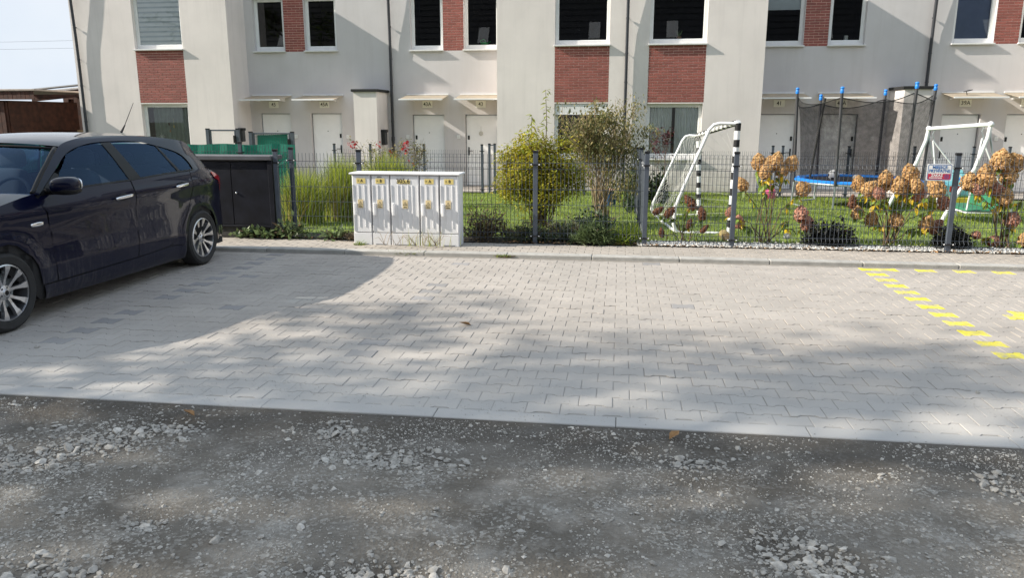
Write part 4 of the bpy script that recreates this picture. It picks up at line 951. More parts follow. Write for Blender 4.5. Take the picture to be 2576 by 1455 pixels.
# ------------------------------------------------------------------ private-parking sign on the fence
s = empty('parking_sign', (3.81, 9.955, .92), 'white and red private parking sign on the wire fence', 'sign')
def rrect(x0, x1, z0, z1, r, y, n=5):
    P = []
    for cx, cz, a0 in ((x1-r, z1-r, 0), (x0+r, z1-r, 90), (x0+r, z0+r, 180), (x1-r, z0+r, 270)):
        for k in range(n+1): a = math.radians(a0+90*k/n); P.append((cx+r*math.cos(a), y, cz+r*math.sin(a)))
    return P
def rplate(x0, x1, z0, z1, r, y, th):
    P = rrect(x0, x1, z0, z1, r, y); Q = rrect(x0, x1, z0, z1, r, y+th); n = len(P); return MB().add(P+Q, [tuple(range(n-1, -1, -1)), tuple(range(n, 2*n))]+[(i, (i+1) % n, n+(i+1) % n, n+i) for i in range(n)])
rplate(3.665, 3.955, .92, 1.12, .012, 9.957, .004).build('board', M['sign_white'], s)
P = rrect(3.675, 3.945, .928, 1.112, .022, 9.9555); Q = rrect(3.681, 3.939, .934, 1.106, .017, 9.9555); n = len(P)
MB().add(P+Q, [(i, (i+1) % n, n+(i+1) % n, n+i) for i in range(n)]).build('border_line', M['blue_ink'], s)
P = rrect(3.683, 3.937, .936, 1.003, .014, 9.9550, 4); 
MB().add([(3.683, 9.955, 1.003)]+[p for p in P if p[2] < .97]+[(3.937, 9.955, 1.003)], [tuple(range(2+len([p for p in P if p[2] < .97])))]).build('red_field', M['red_ink'], s)
text('MIEJSCE', .050, 3.81, 9.9535, 1.078, M['blue_ink'], s, 'sign_text', sx=.98, thick=.0015); text('PRYWATNE', .050, 3.81, 9.9535, 1.034, M['blue_ink'], s, 'sign_text', sx=.90, thick=.0015)
text('ZAKAZ', .040, 3.785, 9.9535, .982, M['sign_white'], s, 'sign_text', thick=.0015); text('PARKOWANIA', .022, 3.772, 9.9535, .952, M['sign_white'], s, 'sign_text', thick=.001)
t = MB(); t.lathe([(.021, 0), (.026, 0)], (3.895, 9.9535, .97), 'y', 24)
for a in (PI/4, -PI/4): t.add([(3.895+math.cos(a)*.022*q+math.sin(a)*.0025*w2, 9.9535, .97+math.sin(a)*.022*q-math.cos(a)*.0025*w2) for q, w2 in ((-1, -1), (1, -1), (1, 1), (-1, 1))], [(0, 1, 2, 3)])
t.build('no_parking_symbol', mat('symbol_blue', (.10, .12, .35), .5), s)
for x in (3.70, 3.92):
    t = MB(); t.tube([(x, 9.95, 1.115), (x, 9.98, 1.125), (x, 10.0, 1.10)], .003, 4); t.build('cable_tie', M['black'], s)
# ------------------------------------------------------------------ goal
e = empty('football_goal', (1.5, 12, 0), 'small white football goal with black tape bands behind the fence', 'goal')
YN, YFa = 11.4, 14.6; r = .028
def zt(Y, z): return z
nP = dict(top=(1.63, YN, 1.60), bot=(1.60, YN, .0)); fP = dict(top=(1.40, YFa, 1.36), bot=(1.48, YFa, -.12))
t = MB(); t.tube([nP['bot'], nP['top']], .04, 12); pn = t.build('post', M['wht_tube'], e, smooth=True, auto=50)
t = MB(); t.tube([fP['bot'], fP['top']], .04, 12); pf_ = t.build('post', M['wht_tube'], e, smooth=True, auto=50)
def bands(p0, p1, n, parent):
    p0, p1 = Vector(p0), Vector(p1)
    for k in range(n): a = (k+.5)/n; q = MB(); q.tube([p0.lerp(p1, a), p0.lerp(p1, a+.45/n)], .0425, 12); q.build('black_tape', M['black_matt'], parent, smooth=True, auto=50)
bands(nP['bot'], nP['top'], 7, pn); bands(fP['bot'], fP['top'], 7, pf_)
t = MB(); t.tube([nP['top'], fP['top']], .035, 12); cb = t.build('crossbar', M['wht_tube'], e, smooth=True, auto=50); bands(nP['top'], fP['top'], 10, cb)
near_side = [(1.60, YN, 1.58), (1.38, YN, 1.585), (1.30, YN, 1.565), (1.24, YN, 1.50), (.90, YN, .62), (.82, YN, .40), (.80, YN, .14), (.84, YN, .04), (.92, YN, .02), (1.58, YN, .02)]
far_side = [(1.40, YFa, 1.34), (1.24, YFa, 1.35), (1.17, YFa, 1.33), (1.12, YFa, 1.26), (.63, YFa, .10), (.61, YFa, .0), (.64, YFa, -.09), (.72, YFa, -.11), (1.47, YFa, -.11)]
t = MB(); t.tube(near_side, .024, 8); t.build('side_frame', M['wht_tube'], e, smooth=True, auto=60)
t = MB(); t.tube(far_side, .024, 8); t.build('side_frame', M['wht_tube'], e, smooth=True, auto=60)
t = MB(); t.tube([(.64, YFa, -.09), (.80, YN+.6, 0), (.84, YN, .04)], .024, 8); t.build('ground_bar', M['wht_tube'], e, smooth=True)
t = MB(); ns = [near_side[i] for i in (0, 1, 3, 4, 6, 8)]; 
def lerp3(path, s):
    P = [Vector(p) for p in path]; L = [0]
    for a, b_ in zip(P, P[1:]): L.append(L[-1]+(b_-a).length)
    d = s*L[-1]
    for i in range(len(P)-1):
        if d <= L[i+1]+1e-9: return P[i].lerp(P[i+1], (d-L[i])/max(1e-9, L[i+1]-L[i]))
    return P[-1]
na, fa = near_side[:7], far_side[:7]; GN = 13; GM = 18; grid = {}
for i in range(GN+1):
    for j in range(GM+1):
        u, v = i/GN, j/GM; a, b_ = lerp3(na, u), lerp3(fa, u); p = a.lerp(b_, v); sag = .13*math.sin(PI*u)*math.sin(PI*v)**.5
        grid[i, j] = p+Vector((sag*.8+random.gauss(0, .008), random.gauss(0, .01), -sag*.5))
for i in range(GN):
    for j in range(GM):
        t.tube([grid[i, j], grid[i+1, j+1]], .0013, 3); t.tube([grid[i, j+1], grid[i+1, j]], .0013, 3)
for side, Yk in ((na, YN), (fa, YFa)):      # side nets
    for k in range(13):
        s = .05+.9*k/13; p = lerp3(side, s); t.tube([p, (p.x+.06, Yk+.02, p.z-.08*k/13), ((1.6 if Yk == YN else 1.45), Yk, max(0, p.z-.45*(1-k/13)))], .0016, 3)
t.build('net', M['net_white'], e)
e2 = empty('wood_log', (1.47, 10.85, .06), 'pale round log lying beside the goal post behind the fence', 'log')
t = MB(); t.lathe([(0, -.10), (.06, -.10), (.066, -.085), (.066, .2), (0, .2)], (1.46, 10.75, .075), 'y', 18); t.build('bark', M['logface'], e2)
t = MB(); t.lathe([(0, -.003), (.058, -.003)], (1.46, 10.65, .075), 'y', 18); t.build('cut_face', M['wood_lite'], e2)

# ------------------------------------------------------------------ trampoline
tc = Vector((5.05, 17.5, 0)); R0 = 1.25; zf = .36; zg = G(17.5)
tr = empty('trampoline', (tc.x, tc.y, zg), 'round trampoline with black net, dark poles with blue caps and blue edge pad', 'trampoline')
ang = [math.radians(a) for a in (-64, -4, 56, 116, 176, 236)]; tops = [2.30, 2.30, 2.24, 2.14, 2.25, 2.22]
def circ(rad, z, n=48): return [(tc.x+rad*math.cos(2*PI*k/n), tc.y+rad*math.sin(2*PI*k/n), z) for k in range(n)]
t = MB(); t.tube(circ(R0, zf-.03), .022, 8, closed=True); t.build('rim_tube', M['tube_grey'], tr, smooth=True)
t = MB(); t.lathe([(R0+.03, -.01), (R0+.035, .02), (R0-.02, .045), (R0-.2, .03), (R0-.2, .0)], (tc.x, tc.y, zf), 'z', 48); t.build('edge_pad', M['blue'], tr, smooth=True, auto=50)
t = MB(); t.lathe([(0, -.03), (R0*.5, -.02), (R0-.19, .0)], (tc.x, tc.y, zf), 'z', 40); t.build('jump_mat', M['black_matt'], tr, smooth=True)
for a, zt_ in zip(ang, tops):
    bx, by = tc.x+(R0+.03)*math.cos(a), tc.y+(R0+.03)*math.sin(a); tx, ty = tc.x+(R0+.10)*math.cos(a), tc.y+(R0+.10)*math.sin(a)
    t = MB(); t.tube([(bx, by, zf-.05), (tx, ty, zt_-.08)], .030, 10); t.build('pole', M['pole_dark'], tr, smooth=True, auto=50)
    t = MB(); t.lathe([(0, .08), (.03, .075), (.042, .05), (.03, .03), (.038, 0), (.038, -.03), (.032, -.05)], (tx, ty, zt_-.03), 'z', 12); t.build('pole_cap', M['blue'], tr, smooth=True, auto=40)
    t = MB(); t.tube([(bx, by, zf+.25), (bx, by, zf-.1), (bx+.02*math.cos(a), by+.02*math.sin(a), zg+.05)], .02, 8)
    c2, s2 = math.cos(a+.42), math.sin(a+.42); t.tube([(bx, by, zg+.12), (bx, by, zg+.03), (tc.x+R0*c2, tc.y+R0*s2, zg+.025)], .018, 8); t.build('leg', M['tube_grey'], tr, smooth=True, auto=60)
# safety net sagging between the poles
V = []; F = []; n = 72; m = 10
for k in range(n):
    a = 2*PI*k/n; d = [((a-q+PI) % (2*PI))-PI for q in ang]; i = int(np.argmin(np.abs(d))); between = abs(d[i])/math.radians(30)
    ztop = np.interp(a % (2*PI), sorted(q % (2*PI) for q in ang), [tops[j] for j in np.argsort([q % (2*PI) for q in ang])], period=2*PI)-.16-.14*math.sin(between*PI/2)
    for j in range(m+1):
        u = j/m; rr = (R0+.04)*(1-u)*1+.0; rad = R0-.10+.17*u-.20*math.sin(between*PI/2)*math.sin(PI*min(1, u*1.0))*.9+.015*math.sin(9*a+3*u)
        V.append((tc.x+rad*math.cos(a), tc.y+rad*math.sin(a), zf+.03+(ztop-zf-.03)*u))
for k in range(n):
    for j in range(m): F.append((k*(m+1)+j, ((k+1) % n)*(m+1)+j, ((k+1) % n)*(m+1)+j+1, k*(m+1)+j+1))
MB().add(V, F).build('safety_net', M['net'], tr, smooth=True)
t = MB(); t.tube([V[k*(m+1)+m] for k in range(n)], .010, 5, closed=True); t.build('net_top_cord', M['black_matt'], tr)
t = MB(); ents = math.radians(205)
t.tube([(tc.x+(R0-.05)*math.cos(ents+.02*k), tc.y+(R0-.05)*math.sin(ents+.02*k), zf+.1+.16*k) for k in range(11)], .022, 6); t.build('net_zip', M['black_matt'], tr)
t = MB(); ic = []
t.sell((4.42, 16.95, zf+.145), (.11, .11, .11), 1, 1, 20, 14); fb = t.build('football', M['white'], None, smooth=True, loc=(4.42, 16.95, zf+.145)); tag(fb, 'black and white football lying on the trampoline', 'ball')
for k in range(9):
    th, ph = (k*2.399) % (2*PI), math.acos(1-2*(k+.5)/9); nrm = Vector((math.sin(ph)*math.cos(th), math.sin(ph)*math.sin(th), math.cos(ph))); u = nrm.orthogonal().normalized(); v = nrm.cross(u)
    q = MB(); P = [Vector((4.42, 16.95, zf+.145))+(nrm*.1085+(u*math.cos(2*PI*j/5)+v*math.sin(2*PI*j/5))*.04).normalized()*.1115 for j in range(5)]; P.append(Vector((4.42, 16.95, zf+.145))+nrm*.1125)
    q.add(P, [(j, (j+1) % 5, 5) for j in range(5)]); q.build('black_patch', M['black_matt'], fb)
t = MB(); t.sell((4.86, 16.9, zf+.10), (.07, .06, .06), 1, 1, 12, 8); tag(t.build('plush_toy', M['rope'], None, smooth=True, loc=(4.86, 16.9, zf+.1)), 'small beige plush lump on the trampoline right of the football', 'toy')
# ------------------------------------------------------------------ swing
sw = empty('garden_swing', (5.8, 14.6, G(14.6)), 'white tube garden swing frame hung with a green bench', 'swing')
tp = [Vector((5.98, 13.8, 1.56)), Vector((5.62, 15.4, 1.47))]
t = MB(); t.tube([tp[0], tp[1]], .034, 10); t.build('top_bar', M['wht_tube'], sw, smooth=True, auto=50)
for p, fx in ((tp[0], (5.40, 13.81)), (tp[1], (4.97, 15.35))):
    for sgn in (1, -1):
        foot = Vector((fx[0] if sgn > 0 else 2*p.x-fx[0], fx[1], G(fx[1])))
        bow = [p+Vector((0, 0, .0)), p.lerp(foot, .12)+Vector((sgn*.05, 0, -.02)), p.lerp(foot, .45)+Vector((sgn*.10, 0, 0)), p.lerp(foot, .8)+Vector((sgn*.01, 0, .01)), foot]
        t = MB(); t.tube(bow, .032 if sgn > 0 else .014, 10); t.build('leg', M['wht_tube'] if sgn > 0 else M['tube_grey'], sw, smooth=True, auto=60)
    t = MB(); t.sell(p, (.05, .05, .05), 1, 1, 12, 8); t.build('joint', M['wht_tube'], sw, smooth=True)
sc_ = Vector((6.12, 14.6, .12))
for p, yy in ((tp[0].lerp(tp[1], .1), 13.95), (tp[0].lerp(tp[1], .9), 15.2)):
    hk = p-Vector((0, 0, .06)); 
    t = MB(); t.tube([p+Vector((0, 0, .035)), p+Vector((.03, 0, 0)), hk, hk-Vector((.02, 0, .05)), hk-Vector((0, 0, .10)), hk-Vector((-.02, 0, .14)), hk-Vector((0, 0, .17))], .008, 6); t.build('hook', M['tube_grey'], sw)
    for xx in (-.28, .28):
        t = MB(); t.tube([hk-Vector((0, 0, .16)), (sc_.x+xx, yy, sc_.z+.25 if xx > 0 else sc_.z+.02)], .014, 6); t.build('hanger_rod', M['wht_tube'], sw)
t = MB(); t.bbox(sc_.x-.25, sc_.x+.22, 13.98, 15.15, sc_.z-.02, sc_.z+.02, .01); t.build('seat', M['green_plastic'], sw)
t = MB(); V8 = [(sc_.x+.22, 13.98, sc_.z+.03), (sc_.x+.22, 15.15, sc_.z+.03), (sc_.x+.36, 15.15, sc_.z+.55), (sc_.x+.36, 13.98, sc_.z+.55)]
t.add(V8+[(a[0]+.04, a[1], a[2]) for a in V8], [(0, 1, 2, 3), (7, 6, 5, 4), (0, 4, 5, 1), (1, 5, 6, 2), (2, 6, 7, 3), (3, 7, 4, 0)]); t.build('backrest', M['green_plastic'], sw)
t = MB(); t.tube([(sc_.x-.27, 13.95, sc_.z-.03), (sc_.x-.27, 15.18, sc_.z-.03), (sc_.x+.25, 15.18, sc_.z-.03), (sc_.x+.25, 13.95, sc_.z-.03)], .016, 6, closed=True); t.build('seat_frame', M['wht_tube'], sw)
# ------------------------------------------------------------------ toys
e = empty('toy_kitchen', (6.9, 17.2, G(17.2)), 'turquoise plastic toy kitchen with yellow base behind the parking sign', 'toy'); z0 = G(17.2); Yk = 17.1
t = MB(); t.bbox(6.55, 7.25, Yk, Yk+.4, z0+.26, z0+.52, .03); t.build('body', M['turq'], e)
t = MB(); t.add([(6.6, Yk+.15, z0+.52), (7.2, Yk+.15, z0+.52), (7.1, Yk+.3, z0+.80), (6.7, Yk+.3, z0+.80), (6.6, Yk+.38, z0+.52), (7.2, Yk+.38, z0+.52), (7.1, Yk+.36, z0+.80), (6.7, Yk+.36, z0+.80)], [(0, 1, 2, 3), (5, 4, 7, 6), (0, 3, 7, 4), (1, 5, 6, 2), (3, 2, 6, 7)]); t.build('back_panel', M['turq'], e)
t = MB(); t.bbox(6.52, 7.28, Yk-.03, Yk+.42, z0+.12, z0+.25, .02); t.build('shelf', M['yellowp'], e)
for lx in (6.58, 7.2):
    t = MB(); t.bbox(lx-.05, lx+.05, Yk, Yk+.38, z0, z0+.12, .02); t.build('leg', M['yellowp'], e)
t = MB(); t.bbox(6.78, 6.98, Yk-.02, Yk+.02, z0+.36, z0+.48, .01); t.build('oven_window', M['redp'], e)
t = MB(); t.tube([(7.02, Yk+.2, z0+.52), (7.02, Yk+.2, z0+.62), (7.02, Yk+.08, z0+.64)], .02, 6); t.build('tap', M['blue'], e)
t = MB(); t.sell((6.66, Yk+.15, z0+.55), (.07, .07, .03), 1, 1, 12, 6); t.build('hob', M['redp'], e)
e = empty('pink_tub', (3.68, 20.0, G(20)+.0), 'pink plastic tub on the lawn left of the trampoline', 'tub'); z0 = G(19.6); 
t = MB(); t.lathe([(0, 0), (.13, 0), (.17, .05), (.175, .20), (.15, .22), (.14, .20)], (3.62, 19.6, z0), 'z', 18); t.build('bowl', M['pink'], e, smooth=True, auto=50)
t = MB(); t.tube([(3.47, 19.6, z0+.2), (3.5, 19.6, z0+.31), (3.62, 19.6, z0+.35), (3.74, 19.6, z0+.31), (3.77, 19.6, z0+.2)], .012, 6); t.build('handle', M['pink'], e)
e = empty('blue_planter', (-.22, 16.5, G(16.5)), 'blue glazed planter with a clay saucer on top, behind the bushes', 'planter'); z0 = G(16.5)
t = MB(); t.lathe([(0, 0), (.12, 0), (.17, .28), (.175, .31), (.15, .31)], (-.2, 16.5, z0), 'z', 20); t.build('pot', M['planter_blue'], e, smooth=True, auto=50)
t = MB(); t.lathe([(0, 0), (.14, 0), (.2, .045), (.18, .05), (0, .02)], (-.19, 16.5, z0+.315), 'z', 20); t.build('saucer', M['terracotta'], e, smooth=True, auto=50)
t = MB(); t.sell((2.24, 10.6, .115), (.05, .045, .045), 1, 1, 12, 8); tag(t.build('garden_ball', M['white'], None, smooth=True, loc=(2.24, 10.6, .115)), 'small white round ornament on the pebbles under the left hydrangea', 'ornament')
# ------------------------------------------------------------------ planting
def leaf_cloud(pts, size, aspect=.45, droop=.3, jit=.4, aim=None):
    """one folded leaf (two triangles + tip) per point, as arrays"""
    P = np.asarray(pts, float); n = len(P); a = rng.uniform(0, 2*PI, n); el = rng.normal(-droop, jit, n)
    d = np.stack([np.cos(a)*np.cos(el), np.sin(a)*np.cos(el), np.sin(el)], 1); up = rng.normal(0, .35, (n, 3))+np.array([0, 0, 1.])
    s = np.cross(d, up); s /= np.linalg.norm(s, axis=1)[:, None]+1e-9; nn = np.cross(s, d); L = (size*rng.uniform(.6, 1.35, n))[:, None]; W = L*aspect
    v = np.stack([P, P+d*L*.45+s*W*.5+nn*L*.06, P+d*L, P+d*L*.45-s*W*.5+nn*L*.06], 1).reshape(-1, 3); i = np.arange(n)*4
    return v, [(k, k+1, k+2) for k in i]+[(k, k+2, k+3) for k in i]
def foliage(name, pts, size, m, parent, **kw):
    v, f_ = leaf_cloud(pts, size, **kw); off = np.array(wl(parent)); o = link(name, mesh(name, v-off, f_, m), parent); o['kind'] = 'stuff'; return o
def branches(base, n, h, spread, rr=.012, up=.75, segs=6, side=2, seed=1, wig=.05):
    """multi-stemmed shrub: returns MB with the stems and the points where leaves sit"""
    R = random.Random(seed); t = MB(); pts = []
    for k in range(n):
        a = R.uniform(0, 2*PI); sp = R.uniform(.15, 1)*spread; hh = h*R.uniform(.65, 1.05); p0 = Vector(base)+Vector((R.gauss(0, .06), R.gauss(0, .05), 0)); P = [p0]
        for s_ in range(1, segs+1):
            u = s_/segs; P.append(p0+Vector((math.cos(a)*sp*u**1.3+R.gauss(0, wig*.5), math.sin(a)*sp*u**1.3*.8+R.gauss(0, wig*.5), hh*u)))
        t.tube(P, [rr*(1-.8*i/segs) for i in range(segs+1)], 5)
        for q in range(side):
            i = R.randrange(segs//2, segs); b0 = P[i]; aa = R.uniform(0, 2*PI); L = hh*R.uniform(.12, .3); b2 = b0+Vector((math.cos(aa)*L*.6, math.sin(aa)*L*.5, L*.7)); b1 = b0.lerp(b2, .5)+Vector((0, 0, -.01))
            t.tube([b0, b1, b2], [rr*.45, rr*.35, rr*.15], 4)
            for u in np.linspace(.2, 1, 9): pts.append(b0.lerp(b2, u))
        for i in range(segs):
            for u in (0, .25, .5, .75): pts.append(P[i].lerp(P[i+1], u))
    return t, np.array([tuple(p) for p in pts])
def around(pts, n, jit): k = rng.integers(0, len(pts), n); return pts[k]+rng.normal(0, jit, (n, 3))
# yellow-green bush left of centre
e = empty('yellowing_bush', (-1.25, 12, G(12)), 'dense yellow green bush with one tall shoot behind the middle fence post', 'bush')
t, pts = branches((-1.22, 12, G(12)), 48, 1.38, .78, .012, seed=3, side=5)
t.tube([(-1.15, 12, .9), (-1.13, 12, 1.6), (-1.15, 12, 2.08)], [.008, .006, .003], 5); t.tube([(-1.37, 12, .9), (-1.36, 12, 1.5), (-1.36, 12, 1.70)], [.007, .005, .003], 5)
t.build('stem', M['stem'], e)
pts = pts[pts[:, 2] > .28]; q = around(pts, 6500, .075); q = q[(q[:, 2] < 1.60)]
def blob(c, r, n, seed, lumps=26, lr=.34):
    R_ = np.random.default_rng(seed); d = R_.normal(size=(lumps, 3)); d /= np.linalg.norm(d, axis=1)[:, None]; cen = d*R_.uniform(.35, .8, (lumps, 1)); k = R_.integers(0, lumps, n); e_ = R_.normal(size=(n, 3)); e_ /= np.linalg.norm(e_, axis=1)[:, None]
    return np.array(c)+(cen[k]+e_*lr*R_.uniform(.45, 1.05, (n, 1)))*np.array(r)
q = np.concatenate([q, blob((-1.24, 12, .82), (.78, .5, .78), 9000, 3)])
foliage('foliage', q, .072, M['leaf_yel'], e, aspect=.38, droop=.35)
sh = []; tall = [(-1.13-.02*(1-u), 12, 1.5+.58*u) for u in np.linspace(0, 1, 13)]
for p in tall: sh += [p, p, p]
for u in np.linspace(0, 1, 8): sh += [(-1.36, 12, 1.38+.33*u)]*3
foliage('shoot_leaves', sh, .10, mat('lime_leaf', (.30, .33, .05), .6, island=.3, transl=.4), e, aspect=.32, droop=.35, jit=.25)
# tall sparse shrub
e = empty('twiggy_shrub', (-.25, 13.5, G(13.5)), 'tall sparse olive shrub with pale bare stems beside the side fence', 'bush')
t, pts = branches((-.28, 13.5, G(13.5)), 46, 2.05, .88, .011, segs=7, seed=8, side=6); t.build('stem', M['stem_pale'], e)
pt = pts[pts[:, 2] > .95]; foliage('foliage', np.concatenate([around(pt, 4200, .06), blob((-.22, 13.5, 1.40), (.98, .6, .66), 2600, 9, 40, .22), blob((.1, 13.4, .75), (.55, .4, .6), 1100, 10, 30, .25)]), .06, M['leaf_olive'], e, aspect=.42, droop=.9, jit=.35)
# ornamental grasses
def reed(base, n, h, spread, seed, m, hang=.35, w_=.012):
    R = np.random.default_rng(seed); V = []; F = []
    for k in range(n):
        a = R.uniform(0, 2*PI); L = h*R.uniform(.55, 1.08); sp = spread*R.uniform(.1, 1)**.8; x0, y0 = base[0]+R.normal(0, .11), base[1]+R.normal(0, .09); c, s_ = math.cos(a), math.sin(a)*.8; wx, wy = -s_*w_/2, c*w_/2; wx = w_/2 if abs(wx) < w_*.2 else wx; b0 = len(V)
        for i in range(6):
            u = i/5; d = sp*u**1.6; z = L*(u-hang*u**3.2*R.uniform(.6, 1.2)*(sp/spread)); ww = 1-.85*u; V += [(x0+c*d-wx*ww, y0+s_*d-wy*ww, base[2]+z), (x0+c*d+wx*ww, y0+s_*d+wy*ww, base[2]+z)]
        F += [(b0+2*i, b0+2*i+1, b0+2*i+3, b0+2*i+2) for i in range(5)]
    return np.array(V), F
for i, (bx, by, n, h, sp, lab) in enumerate(((-5.0, 11.7, 2000, .95, .50, 'tuft of green ornamental grass nearest the black enclosure'), (-4.6, 12.4, 2600, 1.14, .55, 'tall dense ornamental grass clump behind the fence post left of the cabinets'), (-4.2, 13.6, 1800, 1.22, .6, 'ornamental grass clump partly hidden behind the electricity cabinets'))):
    e = empty('ornamental_grass', (bx, by, G(by)), lab, 'grass clump', 'ornamental grass clumps'); v, f_ = reed((bx, by, G(by)), n, h, sp, 40+i, None)
    o = link('blades', mesh('blades', v-np.array(wl(e)), f_, M['reed']), e); o['kind'] = 'stuff'
    v, f_ = reed((bx, by, G(by)), n//4, h*.75, sp*.8, 60+i, None); o = link('dry_blades', mesh('dry_blades', v-np.array(wl(e)), f_, M['reed_dry']), e); o['kind'] = 'stuff'
# roses
e = empty('rose_bush', (-4.3, 15.2, G(15.2)), 'red flowering rose bushes behind the ornamental grass', 'bush')
for k, bx in enumerate((-4.95, -4.55, -4.2)):
    t, pts = branches((bx, 15.2+.2*k, G(15.2)), 12, 1.32, .35, .008, seed=70+k, side=4); t.build('stem', M['stem'], e); foliage('foliage', around(pts[pts[:, 2] > .3], 650, .05), .05, M['leaf_olive'], e, aspect=.6)
for bx, bz, n in ((-5.22, 1.18, 26), (-5.32, 1.12, 14), (-4.22, 1.12, 30), (-4.2, 1.03, 26), (-4.5, 1.0, 10), (-4.1, .8, 8), (-4.75, 1.15, 8)):
    q = rng.normal(0, .035, (n, 3))+np.array([bx, 15.0, bz]); o = foliage('red_bloom', q, .05, M['rose'], e, aspect=.9, droop=0, jit=.8); del o['kind']
# low junipers and mixed ground cover at the fence foot
def mound(name, lab, cx, cy, rx, ry, h, n, size, m, cat='shrub', group=None, asp=.3, spiky=True, loc_m=None):
    e = empty(name, (cx, cy, G(cy)), lab, cat, group); a = rng.uniform(0, 2*PI, n); r_ = rng.uniform(0, 1, n)**.5; u = rng.uniform(.1, 1, n)
    lum = .75+.35*np.sin(a*3+cx*7)*np.sin(a*5+1); x = cx+rx*r_*np.cos(a)*lum; y = cy+ry*r_*np.sin(a); z = G(cy)+h*np.sqrt(np.clip(1-r_**2, 0, 1))*u*lum+.01
    foliage('foliage', np.stack([x, y, z], 1), size, m, e, aspect=asp, droop=-.35, jit=.55)
    t = MB()
    for k in range(9): aa = rng.uniform(0, 2*PI); t.tube([(cx, cy, G(cy)), (cx+rx*.5*math.cos(aa), cy+ry*.5*math.sin(aa), G(cy)+h*.5), (cx+rx*.8*math.cos(aa), cy+ry*.8*math.sin(aa), G(cy)+h*.7)], [.008, .006, .003], 4)
    t.build('stem', M['stem'], e); return e
mound('juniper_shrub', 'brownish juniper at the right side of the electricity cabinets', -1.78, 10.25, .34, .22, .52, 1500, .065, M['leaf_juni2'])
mound('juniper_shrub', 'low blue green juniper at the foot of the middle fence post', -1.18, 10.15, .5, .15, .24, 1500, .07, M['leaf_juni'])
mound('juniper_shrub', 'low green juniper between the post and the grassy mound', -.72, 10.3, .38, .2, .33, 1200, .07, M['leaf_juni'])
mound('juniper_shrub', 'dark low shrub in front of the twiggy shrub', -.35, 10.7, .5, .25, .46, 1700, .06, M['leaf_dark'], asp=.5)
mound('grassy_mound', 'pale green drooping grass mound spilling over the sidewalk edge', -.32, 10.02, .36, .12, .30, 1500, .12, M['leaf_ivy'], 'plant', asp=.10)
mound('grassy_mound', 'grass tuft at the foot of the corner fence post', .1, 10.2, .26, .2, .2, 600, .14, M['blade'], 'plant', asp=.07)
mound('dark_shrub', 'round dark purple shrub right of the left hydrangea', 2.72, 10.35, .34, .24, .36, 2200, .05, M['leaf_black'], 'shrub', 'round dark shrubs', .6)
mound('dark_shrub', 'round dark purple shrub behind the post with the sign', 4.2, 10.35, .30, .22, .33, 2000, .05, M['leaf_black'], 'shrub', 'round dark shrubs', .6)
mound('garden_shrub', 'leafy dark green shrub by the side fence left of the goal', .85, 17.6, .26, .25, .75, 900, .11, M['leaf_dark'], asp=.6)
e = empty('red_leaved_shrub', (.95, 18.2, G(18.2)), 'thin shrub with dark red leaves in front of the net-curtained window', 'shrub'); t, pts = branches((.95, 18.2, G(18.2)), 6, 1.75, .2, .009, seed=91, side=3); t.build('stem', M['stem'], e)
foliage('foliage', around(pts[pts[:, 2] > .9], 230, .05), .085, M['leaf_darkred'], e, aspect=.5)
mound('climbing_plant', 'green creeper covering the far end of the side fence', .22, 16.2, .1, 1.6, 1.0, 900, .09, M['leaf_dark'], 'plant', asp=.6)
# brambles and weeds at the left fence foot
mound('bramble', 'leafy bramble at the foot of the black enclosure', -4.9, 9.93, .55, .09, .14, 170, .085, M['leaf_ivy'], 'weed', 'weeds along the fence', .65)
mound('bramble', 'leafy bramble beside the left fence post', -4.45, 9.95, .32, .09, .30, 170, .085, M['leaf_ivy'], 'weed', 'weeds along the fence', .65)
mound('bramble', 'small leafy weed halfway between the left post and the cabinets', -3.82, 9.93, .26, .09, .17, 110, .08, M['leaf_ivy'], 'weed', 'weeds along the fence', .6)
mound('dry_weeds', 'dry weeds beside the left end of the cabinets', -3.55, 9.92, .2, .08, .13, 200, .07, M['leaf_juni2'], 'weed', 'weeds along the fence', .3)
mound('green_tuft', 'small green tuft under the left cabinet module', -3.33, 9.57, .09, .04, .06, 160, .05, M['blade'], 'weed', 'tufts on the sidewalk', .15)
mound('green_tuft', 'low moss tuft on the kerb where the car shadow ends', -2.55, 9.14, .32, .03, .03, 220, .03, M['blade'], 'weed', 'tufts on the sidewalk', .2)
mound('green_tuft', 'low moss tuft on the kerb right of the cabinets', -1.35, 9.12, .17, .025, .03, 140, .03, M['blade'], 'weed', 'tufts on the sidewalk', .2)
e = empty('dry_stalks', (-2.6, 9.55, .05), 'bare dry weed stalks in front of the electricity cabinets', 'weed'); t = MB()
for k in range(34):
    x = random.choice((-2.85, -2.55, -2.5, -2.3, -2.28, -3.05))+random.gauss(0, .06); a = random.uniform(-1.2, 1.2); L = random.uniform(.1, .26)
    t.tube([(x, 9.57, .05), (x+math.sin(a)*L*.5, 9.56-random.uniform(0, .03), .05+L*.6), (x+math.sin(a)*L, 9.55-random.uniform(0, .05), .05+L*math.cos(a)*.9)], [.003, .0025, .001], 4)
t.build('stalk', M['stem_pale'], e)
for bx in (-2.535, -2.275):
    v, f_ = reed((bx, 9.58, .05), 22, .26, .05, 5, None, .2, .006); link('blades', mesh('blades', v-np.array(wl(e)), f_, M['reed']), e)['kind'] = 'stuff'
